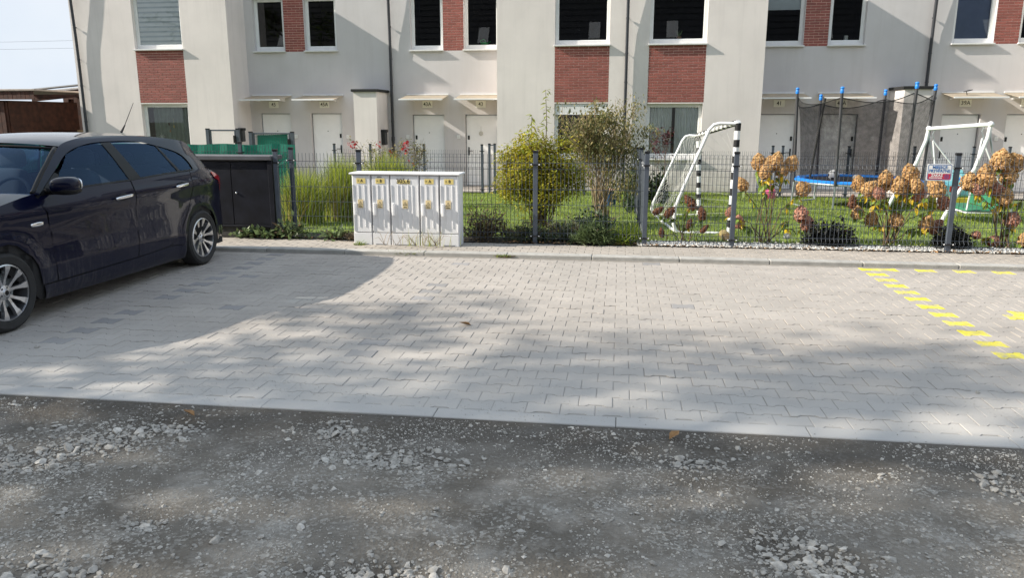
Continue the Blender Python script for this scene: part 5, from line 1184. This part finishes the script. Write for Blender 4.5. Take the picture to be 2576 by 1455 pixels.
# leaf litter along the fence foot and on the walk
lt = [(random.uniform(-4.8, 6), random.choice((9.93, 9.96, 10.0))+random.gauss(0, .03), 0, 0) for k in range(900)]
v, f_ = leaf_cloud([(x, y, .055+random.uniform(0, .02)) for x, y, _, _ in lt], .035, aspect=.5, droop=0, jit=.25)
o = link('leaf_litter', mesh('leaf_litter', v, f_, M['dead_leaf'])); tag(o, 'dry brown leaf litter along the foot of the fence', 'leaf litter', kind='stuff')
LF = leafmesh('fallen_leaf', M['dead_leaf'], .11, .05, .02, -.01)
for x, y, z, rz, s_, lab in ((-1.16, 5.95, .004, 1.5, 1.0, 'curled brown leaf alone on the paving in the middle of the bays'), (3.85, 9.82, .056, .4, .9, 'brown leaf on the sidewalk under the parking sign'), (4.75, 9.88, .056, 2.2, 1.1, 'orange leaf on the sidewalk at the right edge'), (-2.35, 3.82, .0, 1.2, .9, 'brown leaf on the gravel beside the stone pile'), (.30, 3.86, .0, -.6, .9, 'narrow tan leaf on the gravel near the concrete edging')):
    o = link('fallen_leaf', LF, None, (x, y, z)); o.rotation_euler = (.1, .15, rz); o.scale = (s_,)*3; tag(o, lab, 'leaf', 'fallen leaves')
# hydrangeas
def panicle(seed, r=.085, h=.20, n=330):
    R = np.random.default_rng(seed); u = R.uniform(0, 1, n); a = R.uniform(0, 2*PI, n); prof = np.sin(np.clip(u*.93+.07, 0, 1)*PI)**.6*(1.05-.35*u); rad = r*prof*R.uniform(.82, 1.06, n)
    P = np.stack([rad*np.cos(a), rad*np.sin(a), (u-.5)*h], 1); nrm = np.stack([np.cos(a), np.sin(a), (u-.35)*1.2], 1)+R.normal(0, .35, (n, 3)); nrm /= np.linalg.norm(nrm, axis=1)[:, None]
    t_ = np.cross(nrm, R.normal(0, 1, (n, 3))); t_ /= np.linalg.norm(t_, axis=1)[:, None]; b_ = np.cross(nrm, t_); s = (.0140*R.uniform(.7, 1.25, n))[:, None]
    v = np.stack([P+t_*s+nrm*s*.3, P+b_*s-nrm*s*.2, P-t_*s+nrm*s*.3, P-b_*s-nrm*s*.2], 1).reshape(-1, 3); f_ = [(4*k, 4*k+1, 4*k+2, 4*k+3) for k in range(n)]
    b0 = len(v); ring = [];  core = []
    for i in range(6):
        uu = i/5; rr = r*.80*math.sin(min(1, uu*.93+.07)*PI)**.6*(1.05-.35*uu)
        for k in range(8): core.append((rr*math.cos(k*PI/4), rr*math.sin(k*PI/4), (uu-.5)*h*.92))
    f_ += [(b0+i*8+k, b0+i*8+(k+1) % 8, b0+(i+1)*8+(k+1) % 8, b0+(i+1)*8+k) for i in range(5) for k in range(8)]
    return np.concatenate([v, np.array(core)]), f_
PAN = {k: [mesh('flower_head', *panicle(10*j+i, .088 if k != 'hyd_brown' else .06, .19 if k != 'hyd_brown' else .21, 330 if k != 'hyd_brown' else 200), M[k]) for i in range(3)] for j, k in enumerate(('hyd', 'hyd_pink', 'hyd_brown'))}
HL = [leafmesh('leaf', M['leaf_hyd'], .12, .07), leafmesh('leaf', M['leaf_hydy'], .11, .065)]
def hydrangea(base, heads, lab, m0='hyd', nleaf=34, seed=0, yel=.4, stemm='stem'):
    R = random.Random(seed); e = empty('hydrangea', base, lab, 'shrub', 'dried hydrangeas along the fence'); off = Vector(base)
    for hx, hzv, sc, pk in heads:
        y = base[1]+R.gauss(0, .07); p = Vector((hx, y, hzv)); b0 = Vector(base)+Vector((R.gauss(0, .05), R.gauss(0, .04), -.02)); mid = b0.lerp(p, .55)+Vector((-(hx-base[0])*.15, 0, .04))
        t = MB(); t.tube([b0, b0.lerp(mid, .5)+Vector((R.gauss(0, .01), 0, 0)), mid, p-Vector((0, 0, .05))], [.008, .007, .0055, .004], 5); t.build('stem', M[stemm], e)
        sc *= 1.16; o = link('flower_head', PAN[pk or m0][R.randrange(3)], e, p-off); o.scale = (sc*R.uniform(.92, 1.08), sc, sc*R.uniform(.85, 1.12)); o.rotation_euler = (R.gauss(0, .3), R.gauss(0, .45)+(hx-base[0])*.5, R.uniform(0, 6.28))
        for k in range(max(1, 2*nleaf//len(heads))):
            u = R.uniform(.55, .98); q = mid.lerp(p-Vector((0, 0, .06)), (u-.5)*2) if u > .5 else b0.lerp(mid, u*2); a = R.uniform(0, 6.28)
            o = link('leaf', HL[1 if R.random() < yel else 0], e, q-off); o.rotation_euler = (-R.uniform(.3, 1.3), R.gauss(0, .3), a); s_ = R.uniform(.65, 1.15); o.scale = (s_, s_, s_)
    return e
hydrangea((1.93, 10.5, .05), [(1.81, 1.10, 1.0, 0), (1.93, 1.06, 1.0, 0), (2.02, 1.13, .95, 0), (2.08, 1.01, .95, 0), (2.23, 1.08, 1.05, 0), (1.60, .81, .8, 0), (2.36, .77, 1.0, 0), (1.60, .30, .85, 'hyd_pink'), (2.37, .44, 1.0, 'hyd_pink'), (2.50, .28, 1.0, 'hyd_pink'), (1.86, .97, .8, 0), (1.45, .45, .6, 'hyd_pink')], 'tan dried hydrangea just right of the black and white goal post', seed=1, nleaf=44)
hydrangea((3.55, 10.55, .05), [(3.12, .82, .95, 0), (3.22, .77, 1.0, 0), (3.40, .80, .95, 0), (3.41, .91, .95, 0), (3.56, .82, 1.1, 0), (3.69, .97, 1.1, 0), (3.74, .83, 1.0, 0), (3.80, .72, 1.1, 'hyd_pink'), (3.93, .81, 1.05, 0), (3.0, .60, .8, 'hyd_brown'), (3.1, .45, .85, 0), (3.29, .37, .85, 0), (3.58, .37, 1.0, 0), (3.96, .33, 1.0, 0), (4.13, .60, .95, 'hyd_pink'), (4.10, .28, .95, 'hyd_pink'), (3.3, .72, .8, 'hyd_pink'), (3.66, .74, .9, 0)], 'wide tan dried hydrangea below the parking sign', seed=2, nleaf=60, yel=.45)
hydrangea((4.88, 10.5, .05), [(4.73, 1.15, 1.25, 0), (4.95, 1.12, 1.1, 0), (4.52, .96, 1.15, 0), (4.37, .88, 1.05, 0), (4.64, .96, 1.1, 0), (4.85, .95, 1.1, 0), (4.71, .78, 1.0, 'hyd_pink'), (4.81, .70, 1.0, 0), (4.96, .41, 1.0, 'hyd_pink'), (4.54, .20, .6, 'hyd_pink'), (4.79, .12, .8, 'hyd_pink'), (5.1, .14, .9, 0), (5.15, .9, 1.1, 0), (4.45, .80, .9, 'hyd_pink')], 'tall tan dried hydrangea at the right edge beyond the sign post', seed=3, nleaf=50, yel=.4)
hydrangea((.88, 10.5, .05), [(.53, .44, .75, 0), (.68, .43, .85, 0), (.95, .55, 1.0, 0), (1.1, .42, .85, 0), (.94, .28, .6, 0), (1.14, .22, .6, 0), (.58, .16, .6, 0)], 'dark brown withered hydrangea in front of the goal', 'hyd_brown', seed=4, nleaf=12, yel=.1)
# ------------------------------------------------------------------ the dark blue hatchback
CX0 = -5.62
car = empty('parked_car', (CX0, 6.7, 0), 'dark navy blue five-door hatchback parked at the left', 'car')
_z = np.linspace(.1, 1.56, 600); _x = np.interp(_z, [.10, .15, .22, .30, .42, .60, .78, .88, .935, .98, 1.05, 1.09, 1.25, 1.40, 1.46, 1.50], [.80, .852, .882, .897, .905, .893, .898, .913, .908, .885, .858, .838, .755, .665, .615, .52])
kk = np.exp(-np.linspace(-2, 2, 21)**2); kk /= kk.sum(); _x = np.convolve(np.pad(_x, 10, 'edge'), kk, 'valid')
def hw(y, z):
    z0 = z-.035*max(0, (y-5.6))/3 if z > .6 else z     # shoulder climbs to the rear
    x = float(np.interp(z0, _z, _x))
    if y < 5.3: x -= .20*((5.3-y)/.85)**2.3
    if y > 8.15: x -= .16*((y-8.15)/.8)**2.2*(1.0 if z < 1.05 else 1.25)
    if z > 1.06 and y > 7: x -= .045*((y-7)/1.5)**2*min(1, (z-1.06)/.2)
    for cy, cz in ((5.28, .32), (8.2, .31)):           # flared arches
        d = math.hypot(y-cy, z-cz)
        if d < .60 and z < .85: x += .014*math.exp(-((d-.40)/.07)**2)
    return x
def side_panel(poly, name, m, parent, off=0.0, step=.055, sides=(1, -1), thick=0):
    bm = bmesh.new(); vs = [bm.verts.new((0, y, z)) for y, z in poly]; bm.faces.new(vs); bmesh.ops.triangulate(bm, faces=bm.faces[:])
    ys_ = [p[0] for p in poly]; zs_ = [p[1] for p in poly]
    for ax, lo, hi in ((1, min(ys_), max(ys_)), (2, min(zs_), max(zs_))):
        n = int((hi-lo)/step)
        for i in range(1, n+1):
            co = [0, 0, 0]; no = [0, 0, 0]; co[ax] = lo+(hi-lo)*i/(n+1); no[ax] = 1
            bmesh.ops.bisect_plane(bm, geom=bm.verts[:]+bm.edges[:]+bm.faces[:], plane_co=co, plane_no=no, dist=1e-5)
    bmesh.ops.triangulate(bm, faces=[f_ for f_ in bm.faces if len(f_.verts) > 4])
    out = []
    for sgn in sides:
        V = []; NN = []
        for v in bm.verts:
            y, z = v.co.y, v.co.z; x = hw(y, z)+off; dy = (hw(y+.01, z)-hw(y-.01, z))/.02; dz = (hw(y, z+.01)-hw(y, z-.01))/.02
            V.append((sgn*x, y-6.7, z)); NN.append(Vector((sgn, -dy, -dz)).normalized())
        bm.verts.index_update(); F = [tuple(w_.index for w_ in f_.verts) for f_ in bm.faces]; F2 = []
        for f_ in F:
            a, b_, c = (Vector(V[f_[i]]) for i in (0, 1, 2)); F2.append(f_ if (b_-a).cross(c-a).x*sgn > 0 else f_[::-1])
        me = mesh(name, V, F2, m, smooth=True); me.normals_split_custom_set_from_vertices(NN)
        out.append(link(name, me, parent))
    bm.free(); return out
def arc(cy, cz, r, a0, a1, n=14): return [(cy+r*math.cos(math.radians(a0+(a1-a0)*i/n)), cz+r*math.sin(math.radians(a0+(a1-a0)*i/n))) for i in range(n+1)]
FA, RA = (5.28, .32), (8.20, .31); AR = .375
# dark under-body so panel gaps read black
under = [(5.66, .17), (7.82, .16)]+arc(*RA, .40, 200, -20)[1:-1]+[(8.84, .25), (8.90, .45), (8.87, .8), (8.5, 1.07), (5.8, 1.03), (5.0, .85), (4.5, .6), (4.55, .25), (4.9, .22)]+arc(*FA, .40, 195, -15)[0:]
side_panel(under, 'inner_shell', M['black_matt'], car, -.02)
d1 = side_panel([(5.848, .30), (6.4, .302), (6.964, .307), (6.999, .5), (7.004, .70), (7.008, .90), (7.011, 1.052), (6.4, 1.048), (5.80, 1.022), (5.722, .992), (5.80, .89), (5.842, .70)], 'front_door', M['car'], car)
d2 = side_panel([(6.980, .308), (7.24, .313), (7.54, .328), (7.70, .41), (7.79, .51), (7.92, .66), (7.99, .76), (8.03, .85), (8.095, 1.078), (7.6, 1.072), (7.028, 1.054), (7.024, .90), (7.020, .70), (7.015, .5)], 'rear_door', M['car'], car)
side_panel([(5.655, .305), (5.836, .300), (5.829, .70), (5.786, .883), (5.708, .984), (5.735, 1.045), (5.60, 1.03), (5.35, .99), (5.0, .925), (4.65, .80), (4.50, .66), (4.48, .45), (4.53, .25), (4.88, .24)]+arc(*FA, AR, 192, -4), 'fender', M['car'], car)
side_panel([(7.56, .325), (7.80, .30), (7.822, .28)]+arc(*RA, AR, 184, -6)+[(8.60, .235), (8.84, .225), (8.93, .33), (8.915, .5), (8.905, .70), (8.90, .84), (8.80, .985), (8.60, 1.07), (8.46, 1.10), (8.20, 1.085), (8.103, 1.079), (8.038, .845), (7.998, .757), (7.927, .655), (7.798, .505), (7.708, .403), (7.60, .34)], 'rear_quarter', M['car'], car)
side_panel([(5.70, .165), (6.5, .15), (7.85, .14), (7.815, .292), (7.55, .318), (7.24, .303), (6.9, .298), (5.848, .290), (5.66, .295)], 'sill_skirt', M['car'], car, .004)
# window glass and black surround
DLO = [(5.78, 1.03), (5.94, 1.12), (6.10, 1.205), (6.35, 1.335), (6.60, 1.402), (6.92, 1.432), (7.42, 1.425), (7.76, 1.372), (8.03, 1.308), (8.16, 1.25), (8.205, 1.17), (8.20, 1.086)]
sur = [(y, z) for y, z in DLO]+[(7.6, 1.075), (7.02, 1.058), (6.4, 1.051)]
side_panel([(5.80, 1.026), (5.98, 1.040), (6.14, 1.175), (6.10, 1.196), (5.94, 1.112)], 'mirror_triangle', M['trim'], car, -.006)
side_panel([(6.93, 1.425), (7.07, 1.426), (7.21, 1.063), (7.02, 1.060)], 'b_pillar', M['trim'], car, -.004)
side_panel([(7.765, 1.368), (7.80, 1.360), (7.945, 1.078), (7.895, 1.077)], 'window_divider', M['trim'], car, -.004)
side_panel([(5.985, 1.045), (6.145, 1.178), (6.38, 1.338), (6.62, 1.400), (6.93, 1.425), (7.02, 1.060), (6.4, 1.053)], 'front_side_window', M['carglass'], car, -.010)
side_panel([(7.07, 1.426), (7.42, 1.420), (7.765, 1.366), (7.895, 1.077), (7.6, 1.077), (7.21, 1.063)], 'rear_side_window', M['carglass'], car, -.010)
side_panel([(7.80, 1.358), (8.03, 1.300), (8.145, 1.245), (8.185, 1.17), (8.18, 1.090), (7.945, 1.080)], 'quarter_window', M['carglass'], car, -.010)
side_panel([(5.80, 1.024), (6.4, 1.050), (7.02, 1.056), (7.6, 1.074), (8.20, 1.086), (8.20, 1.098), (7.6, 1.088), (7.02, 1.070), (6.4, 1.064), (5.98, 1.046)], 'belt_moulding', M['trim'], car, .003)
# roof rail, pillars: loft between window outline and roof edge
OUT = [(5.735, 1.045), (5.89, 1.15), (6.06, 1.255), (6.33, 1.405), (6.58, 1.462), (6.90, 1.485), (7.42, 1.480), (7.80, 1.460), (8.12, 1.432), (8.44, 1.378), (8.52, 1.24), (8.56, 1.10)]
def resamp(P, n):
    P = np.array(P); d = np.concatenate([[0], np.cumsum(np.hypot(*np.diff(P, axis=0).T))]); k = np.linspace(0, d[-1], n); s = np.arange(len(P)); u = np.linspace(0, len(P)-1, n)
    # Catmull-Rom on the shared index so both outlines stay paired
    out = []
    for q in u:
        i = min(int(q), len(P)-2); t_ = q-i; p0, p1, p2, p3 = P[max(i-1, 0)], P[i], P[i+1], P[min(i+2, len(P)-1)]
        out.append(.5*((2*p1)+(-p0+p2)*t_+(2*p0-5*p1+4*p2-p3)*t_**2+(-p0+3*p1-3*p2+p3)*t_**3))
    return np.array(out)
NA = 66; OA, DA = resamp(OUT, NA), resamp(DLO, NA)
for sgn in (1, -1):
    V = []; F = []; K = 5
    for i in range(NA):
        for k in range(K+1):
            p = DA[i]+(OA[i]-DA[i])*k/K; V.append((sgn*(hw(p[0], p[1])-.0), p[0]-6.7, p[1]))
    for i in range(NA-1):
        for k in range(K): q = (i*(K+1)+k, (i+1)*(K+1)+k, (i+1)*(K+1)+k+1, i*(K+1)+k+1); F.append(q if sgn > 0 else q[::-1])
    link('roof_rail', mesh('roof_rail', V, F, M['car'], smooth=True), car)
def loft(rows, name, m, parent=car, flip=False):
    """rows of (halfwidth, y_edge, z_edge, y_centre, z_centre); symmetric skin with parabolic bow"""
    V = []; F = []; n = 24
    for w_, ye, ze, yc_, zc in rows:
        for k in range(n+1):
            u = -1+2*k/n; s_ = abs(u)**2.2; V.append((u*w_, yc_+(ye-yc_)*s_-6.7, zc+(ze-zc)*s_))
    for i in range(len(rows)-1):
        for k in range(n): q = (i*(n+1)+k, i*(n+1)+k+1, (i+1)*(n+1)+k+1, (i+1)*(n+1)+k); F.append(q[::-1] if flip else q)
    return link(name, mesh(name, V, F, m, smooth=True), parent)
ri = [i for i in range(NA) if 6.30 <= OA[i][0] <= 8.45 and OA[i][1] > 1.36]
loft([(hw(*OA[i]), OA[i][0], OA[i][1], OA[i][0]-.10*max(0, 1-(OA[i][0]-6.3)/.5)+.10*max(0, (OA[i][0]-7.9)/.55), OA[i][1]+.035) for i in ri], 'roof', M['car'])
wi = [i for i in range(NA) if OA[i][0] <= 6.34]
loft([(hw(*OA[i])-.045, OA[i][0]+.02, OA[i][1]-.004, OA[i][0]-.44+.34*(j/(len(wi)-1)), OA[i][1]+.02) for j, i in enumerate(wi)], 'windscreen', M['carglass'])
for sgn in (1, -1):
    t = MB(); P = [(CX0+sgn*(hw(*OA[i])-.02), OA[i][0]+.005, OA[i][1]+.002) for i in wi]; t.tube(P, .020, 6); t.build('windscreen_trim', M['trim'], car, smooth=True)
t = MB(); t.tube([(CX0+u*(hw(*OA[wi[-1]])-.02), OA[wi[-1]][0]-.10*(1-abs(u)**2.2)+.012, OA[wi[-1]][1]+.026*(1-abs(u)**2.2)) for u in np.linspace(-1, 1, 15)], .012, 5); t.build('windscreen_trim', M['trim'], car, smooth=True)
hood = []
for y, z in ((5.74, 1.045), (5.60, 1.03), (5.35, .99), (5.0, .925), (4.65, .80), (4.50, .66)):
    hood.append((hw(y, z), y, z, y-.36, z+.045))
loft(hood[::-1], 'bonnet', M['car'])
loft([(hw(4.5, .66), 4.50, .66, 4.14, .70), (hw(4.48, .45), 4.48, .45, 4.06, .50), (hw(4.53, .25), 4.53, .25, 4.12, .22)], 'front_bumper', M['car'], flip=True)
ti = [(8.45, 1.376), (8.50, 1.27), (8.54, 1.16)]
loft([(hw(8.44, 1.376)-.0, 8.44, 1.376, 8.66, 1.405), (hw(8.44, 1.376)+.0, 8.46, 1.345, 8.70, 1.375)], 'spoiler', M['car'])
loft([(hw(8.46, 1.345)-.01, 8.44, 1.35, 8.62, 1.36), (hw(8.53, 1.2)-.01, 8.52, 1.22, 8.78, 1.20), (hw(8.57, 1.1)-.01, 8.565, 1.10, 8.86, 1.06)], 'rear_window', M['trim'])
loft([(hw(8.57, 1.1)-.01, 8.565, 1.10, 8.86, 1.06), (hw(8.80, .985), 8.80, .985, 8.97, .98), (hw(8.90, .84), 8.90, .84, 9.03, .85), (hw(8.905, .70), 8.905, .70, 9.02, .70)], 'tailgate', M['car'])
loft([(hw(8.905, .70), 8.905, .70, 9.02, .70), (hw(8.915, .5), 8.915, .5, 9.06, .52), (hw(8.93, .33), 8.93, .33, 9.06, .33), (hw(8.84, .225), 8.84, .225, 8.95, .22)], 'rear_bumper', M['car'])
side_panel([(4.51, .655), (4.60, .745), (4.78, .835), (4.92, .86), (4.80, .77), (4.62, .665), (4.54, .63)], 'headlight', M['chrome'], car, .008)
loft([(.62, 4.262, .64, 4.128, .66), (.60, 4.235, .54, 4.082, .56)], 'grille', M['trim'], flip=True); loft([(.66, 4.235, .40, 4.088, .42), (.64, 4.26, .28, 4.10, .27)], 'air_intake', M['trim'], flip=True)
side_panel([(8.56, 1.045), (8.68, 1.03), (8.82, .975), (8.90, .90), (8.912, .80), (8.86, .79), (8.83, .86), (8.74, .93), (8.62, .965)], 'tail_lamp', M['lamp_red'], car, .008)
t = MB(); t.box(CX0-.8, CX0+.8, 4.6, 8.8, .17, .24); t.build('floor_pan', M['black_matt'], car)
for cy, cz in (FA, RA):
    for sgn in (1, -1):
        t = MB(); A_ = [math.radians(-8+196*k/20) for k in range(21)]; xa_, xb_ = CX0+sgn*.86, CX0+sgn*.50
        P_ = [(xa_, cy+.40*math.cos(a), max(.17, cz+.40*math.sin(a))) for a in A_]+[(xb_, cy+.40*math.cos(a), max(.17, cz+.40*math.sin(a))) for a in A_]
        t.add(P_, [(k, k+1, 22+k, 21+k) for k in range(20)]+[tuple(range(21, 42))]); t.build('wheel_well', M['black_matt'], car)
# wheels
def wheel(cy, cz, sgn):
    xf = CX0+sgn*.905; R = .318; rr = .222; s = sgn
    t = MB(); t.lathe([(rr, -.02*s), (rr+.012, -.004*s), (R-.035, .004*s), (R-.012, -.012*s), (R, -.045*s), (R, -.165*s), (R-.03, -.2*s), (rr, -.2*s)], (xf, cy, cz), 'x', 48)
    w_ = t.build('wheel', M['tyre'], car, smooth=True, auto=35, loc=(xf, cy, cz))
    t = MB(); t.lathe([(rr+.004, -.012*s), (rr-.010, -.006*s), (rr-.014, -.02*s), (rr-.022, -.10*s), (rr-.03, -.14*s), (.0, -.14*s)], (xf, cy, cz), 'x', 48); t.build('rim', M['rim_dark'], w_, smooth=True, auto=35)
    t = MB(); t.lathe([(rr+.003, -.010*s), (rr-.008, -.004*s), (rr-.012, -.012*s)], (xf, cy, cz), 'x', 48)
    for k in range(5):
        for q in (-1, 1):
            a0 = 2*PI*k/5+PI/2+.12*sgn; a1 = a0+q*.30; b_ = MB()
            def P(r_, a, h): return (xf+s*h, cy+r_*math.cos(a), cz+r_*math.sin(a))
            secs = []
            for u, w0, hh in ((.05, .030, -.035), (.105, .024, -.028), (.155, .032, -.016), (.19, .052, -.008), (.214, .060, -.006)):
                a = a0+(a1-a0)*min(1, (u/.13))**.8; dx = w0/u/2; secs.append((P(u, a-dx*.9, hh), P(u, a+dx*.9, hh), P(u, a+dx, hh-.03), P(u, a-dx, hh-.03)))
            V = [p for sct in secs for p in sct]; F = []
            for i in range(4):
                for j in range(4): F.append((i*4+j, i*4+(j+1) % 4, (i+1)*4+(j+1) % 4, (i+1)*4+j))
            t.add(V, F)
    t.fix = True; t.build('spokes', M['rim'], w_)
    t = MB(); t.lathe([(0, -.012*s), (.026, -.014*s), (.032, -.022*s), (.058, -.03*s), (.062, -.05*s), (.06, -.12*s)], (xf, cy, cz), 'x', 24); t.build('hub', M['rim'], w_, smooth=True, auto=30)
    t = MB(); t.lathe([(0, -.0105*s), (.019, -.0115*s), (.02, -.014*s)], (xf, cy, cz), 'x', 20); t.build('hub_cap', M['trim'], w_)
    for k in range(5): a = 2*PI*(k+.5)/5+PI/2+.12*sgn; t = MB(); t.lathe([(0, -.024*s), (.009, -.024*s), (.009, -.05*s)], (xf, cy+.043*math.cos(a), cz+.043*math.sin(a)), 'x', 8); t.build('lug_nut', M['rim_dark'], w_)
    t = MB(); t.lathe([(.06, -.09*s), (.15, -.09*s), (.15, -.10*s)], (xf, cy, cz), 'x', 28); t.build('brake_disc', M['tube_grey'], w_)
for cy, cz in ((FA[0], .315), (RA[0], .315)):
    for sgn in (1, -1): wheel(cy, cz, sgn)
# handles, mirror, indicator, aerial
for sgn in (1, -1):
    for (ya, yb, zz), dd in (((6.66, 6.93, .918), d1), ((7.68, 7.93, .945), d2)):
        par = dd[0 if sgn > 0 else 1]; xh = CX0+sgn*(hw((ya+yb)/2, zz)); rot = Matrix.Rotation(.05, 3, 'X')
        t = MB(); t.sell((xh+sgn*.028, (ya+yb)/2, zz), (.013, (yb-ya)/2, .0145), .5, .6, 18, 8, rot); o = t.build('door_handle', M['chrome'], par, smooth=True)
        t = MB(); t.sell((xh+sgn*.0, (ya+yb)/2+.02, zz), (.006, .075, .036), 1, 1, 18, 8); t.build('handle_recess', M['black_matt'], par, smooth=True)
    xm = CX0+sgn*(1.05)
    t = MB(); t.sell((xm, 5.87, 1.108), (.115, .10, .072), .75, .75, 24, 14, Matrix.Rotation(.15*sgn, 3, 'Z') @ Matrix.Rotation(-.06*sgn, 3, 'Y')); mi_ = t.build('door_mirror', M['car'], car, smooth=True)
    t = MB(); t.sell((xm+.0, 5.875, 1.068), (.110, .098, .040), .75, .75, 22, 10); t.tube([(CX0+sgn*.83, 5.90, 1.05), (CX0+sgn*.98, 5.88, 1.06)], .03, 8); t.build('mirror_base', M['trim'], mi_, smooth=True)
    t = MB(); t.sell((xm, 5.962, 1.112), (.088, .012, .052), .6, .6, 18, 8); t.build('mirror_glass', M['chrome'], mi_, smooth=True)
    t = MB(); t.sell((CX0+sgn*(hw(5.68, .805)+.004), 5.675, .803), (.007, .075, .018), .7, .8, 16, 8); t.build('side_indicator', M['chrome'], car, smooth=True)
t = MB(); t.tube([(CX0, 8.22, 1.50), (CX0, 8.30, 1.58)], [.014, .007], 6); t.tube([(CX0, 8.29, 1.57), (CX0, 8.50, 1.83)], [.005, .003], 5); t.build('aerial', M['black_matt'], car)
# interior
it = MB(); 
for sx in (-.37, .37):
    it.sell((CX0+sx, 6.55, .50), (.25, .28, .12), .5, .5); it.sell((CX0+sx, 6.86, .82), (.24, .10, .36), .5, .5, 20, 12, Matrix.Rotation(-.22, 3, 'X')); it.sell((CX0+sx, 6.99, 1.27), (.14, .055, .10), .6, .6); it.tube([(CX0+sx-.05, 6.96, 1.1), (CX0+sx-.05, 6.99, 1.22)], .008, 5); it.tube([(CX0+sx+.05, 6.96, 1.1), (CX0+sx+.05, 6.99, 1.22)], .008, 5)
it.build('front_seats', M['seat'], car, smooth=True)
it = MB(); it.sell((CX0, 7.75, .52), (.66, .28, .12), .4, .4); it.sell((CX0, 8.06, .82), (.66, .10, .32), .4, .4, 24, 12, Matrix.Rotation(-.25, 3, 'X'))
for sx in (-.42, 0, .42): it.sell((CX0+sx, 8.16, 1.20), (.14, .055, .085), .6, .6)
it.build('rear_seats', M['seat'], car, smooth=True)
it = MB(); it.sell((CX0, 5.55, .93), (.74, .38, .13), .4, .5); it.build('dashboard', M['black_matt'], car, smooth=True)
it = MB(); it.lathe([(.18+.014*math.cos(a), .014*math.sin(a)) for a in np.linspace(0, 2*PI, 8)], (0, 0, 0), 'y', 28); it.v = [tuple(Matrix.Rotation(-.45, 3, 'X') @ Vector(v)+Vector((CX0+.37, 6.05, .98))) for v in it.v]; it.build('steering_wheel', M['black_matt'], car, smooth=True)
it = MB(); it.box(CX0-.72, CX0+.72, 8.3, 8.75, .95, .97); it.build('parcel_shelf', M['seat'], car)
# ------------------------------------------------------------------ what stands behind and beside the photographer (casts the shade, seen in the panes)
def tree(name, lab, x, y, h, cr, seed, n=3600, leaf=.22, base=.35):
    R = random.Random(seed); e = empty(name, (x, y, -.05), lab, 'tree', 'yard trees beside the gravel'); t = MB()
    trunk = [(x, y, -.1), (x+R.gauss(0, .1), y+R.gauss(0, .1), h*.3), (x+R.gauss(0, .25), y+R.gauss(0, .2), h*.6), (x+R.gauss(0, .3), y+R.gauss(0, .2), h*.92)]
    t.tube(trunk, [.22, .18, .11, .03], 9); t.build('trunk', M['bark'], e, smooth=True); t = MB(); tips = []
    for k in range(26):
        u = R.uniform(base, .92); b0 = lerp3(trunk, u); a = k*2.4+R.uniform(-.4, .4); L = cr*(1.15-.75*abs(u-.5))*R.uniform(.7, 1.05); b2 = b0+Vector((math.cos(a)*L, math.sin(a)*L, L*R.uniform(.25, .6))); b1 = b0.lerp(b2, .5)+Vector((0, 0, .12*L)); t.tube([b0, b1, b2], [.06, .04, .012], 5)
        for q in np.linspace(.35, 1, 6): tips.append(lerp3([b0, b1, b2], float(q)))
    t.build('limb', M['bark'], e)
    P = np.array([tuple(p) for p in tips]); foliage('crown', around(P, n, .27), leaf, M['leaf_tree'], e, aspect=.6)
tree('broadleaf_tree', 'airy broadleaf tree far left of the gravel yard', -15.5, 1.0, 12, 2.8, 5, 2300)
tree('broadleaf_tree', 'taller broadleaf tree behind the first left yard tree', -20.0, -.4, 15.0, 3.2, 6, 3700)
tree('broadleaf_tree', 'tallest broadleaf tree at the far left of the yard', -25.0, -2.0, 17.5, 3.4, 9, 3700)
tree('broadleaf_tree', 'thin half bare tree beyond the other yard trees', -22.5, 2.6, 14.0, 2.2, 12, 700)
tree('broadleaf_tree', 'small broadleaf tree left of the car', -13.0, 1.8, 6.2, 1.7, 7, 2200, .18)
e = empty('opposite_house', (0, -16, 0), 'long house with dark tiled roof across the gravel yard behind the viewer', 'house')
t = MB(); t.box(-33, 30, -24, -12, -.1, 3.9); t.build('wall', M['render'], e)
def rz(y): return 3.8+(-11.5-y)*8.8/6.5
t = MB(); t.add([(-33.4, -11.5, 3.8), (30.4, -11.5, 3.8), (30.4, -18, 12.6), (-33.4, -18, 12.6), (30.4, -24.5, 3.8), (-33.4, -24.5, 3.8)], [(0, 1, 2, 3), (3, 2, 4, 5), (0, 3, 5), (1, 4, 2)]); rf = t.build('roof', M['tile'], e)
for k in range(18):
    t = MB(); yy = -11.6-k*.34; t.add([(-33.4, yy, rz(yy)+.02), (30.4, yy, rz(yy)+.02), (30.4, yy-.30, rz(yy-.3)+.005), (-33.4, yy-.30, rz(yy-.3)+.005), (-33.4, yy, rz(yy)+.06), (30.4, yy, rz(yy)+.06)], [(0, 1, 5, 4), (4, 5, 2, 3)]); t.build('tile_course', M['tile'], rf)
for x in (-27, -22, -17, -11, -6, -2.5, 3, 8.5, 14, 20, 25):
    t = MB(); y0_, y1_ = -14.0, -14.9; t.add([(x, y0_, rz(y0_)+.09), (x+.8, y0_, rz(y0_)+.09), (x+.8, y1_, rz(y1_)+.09), (x, y1_, rz(y1_)+.09)], [(0, 1, 2, 3)]); t.build('skylight', M['sill'], rf)
print('objects', len(bpy.data.objects))
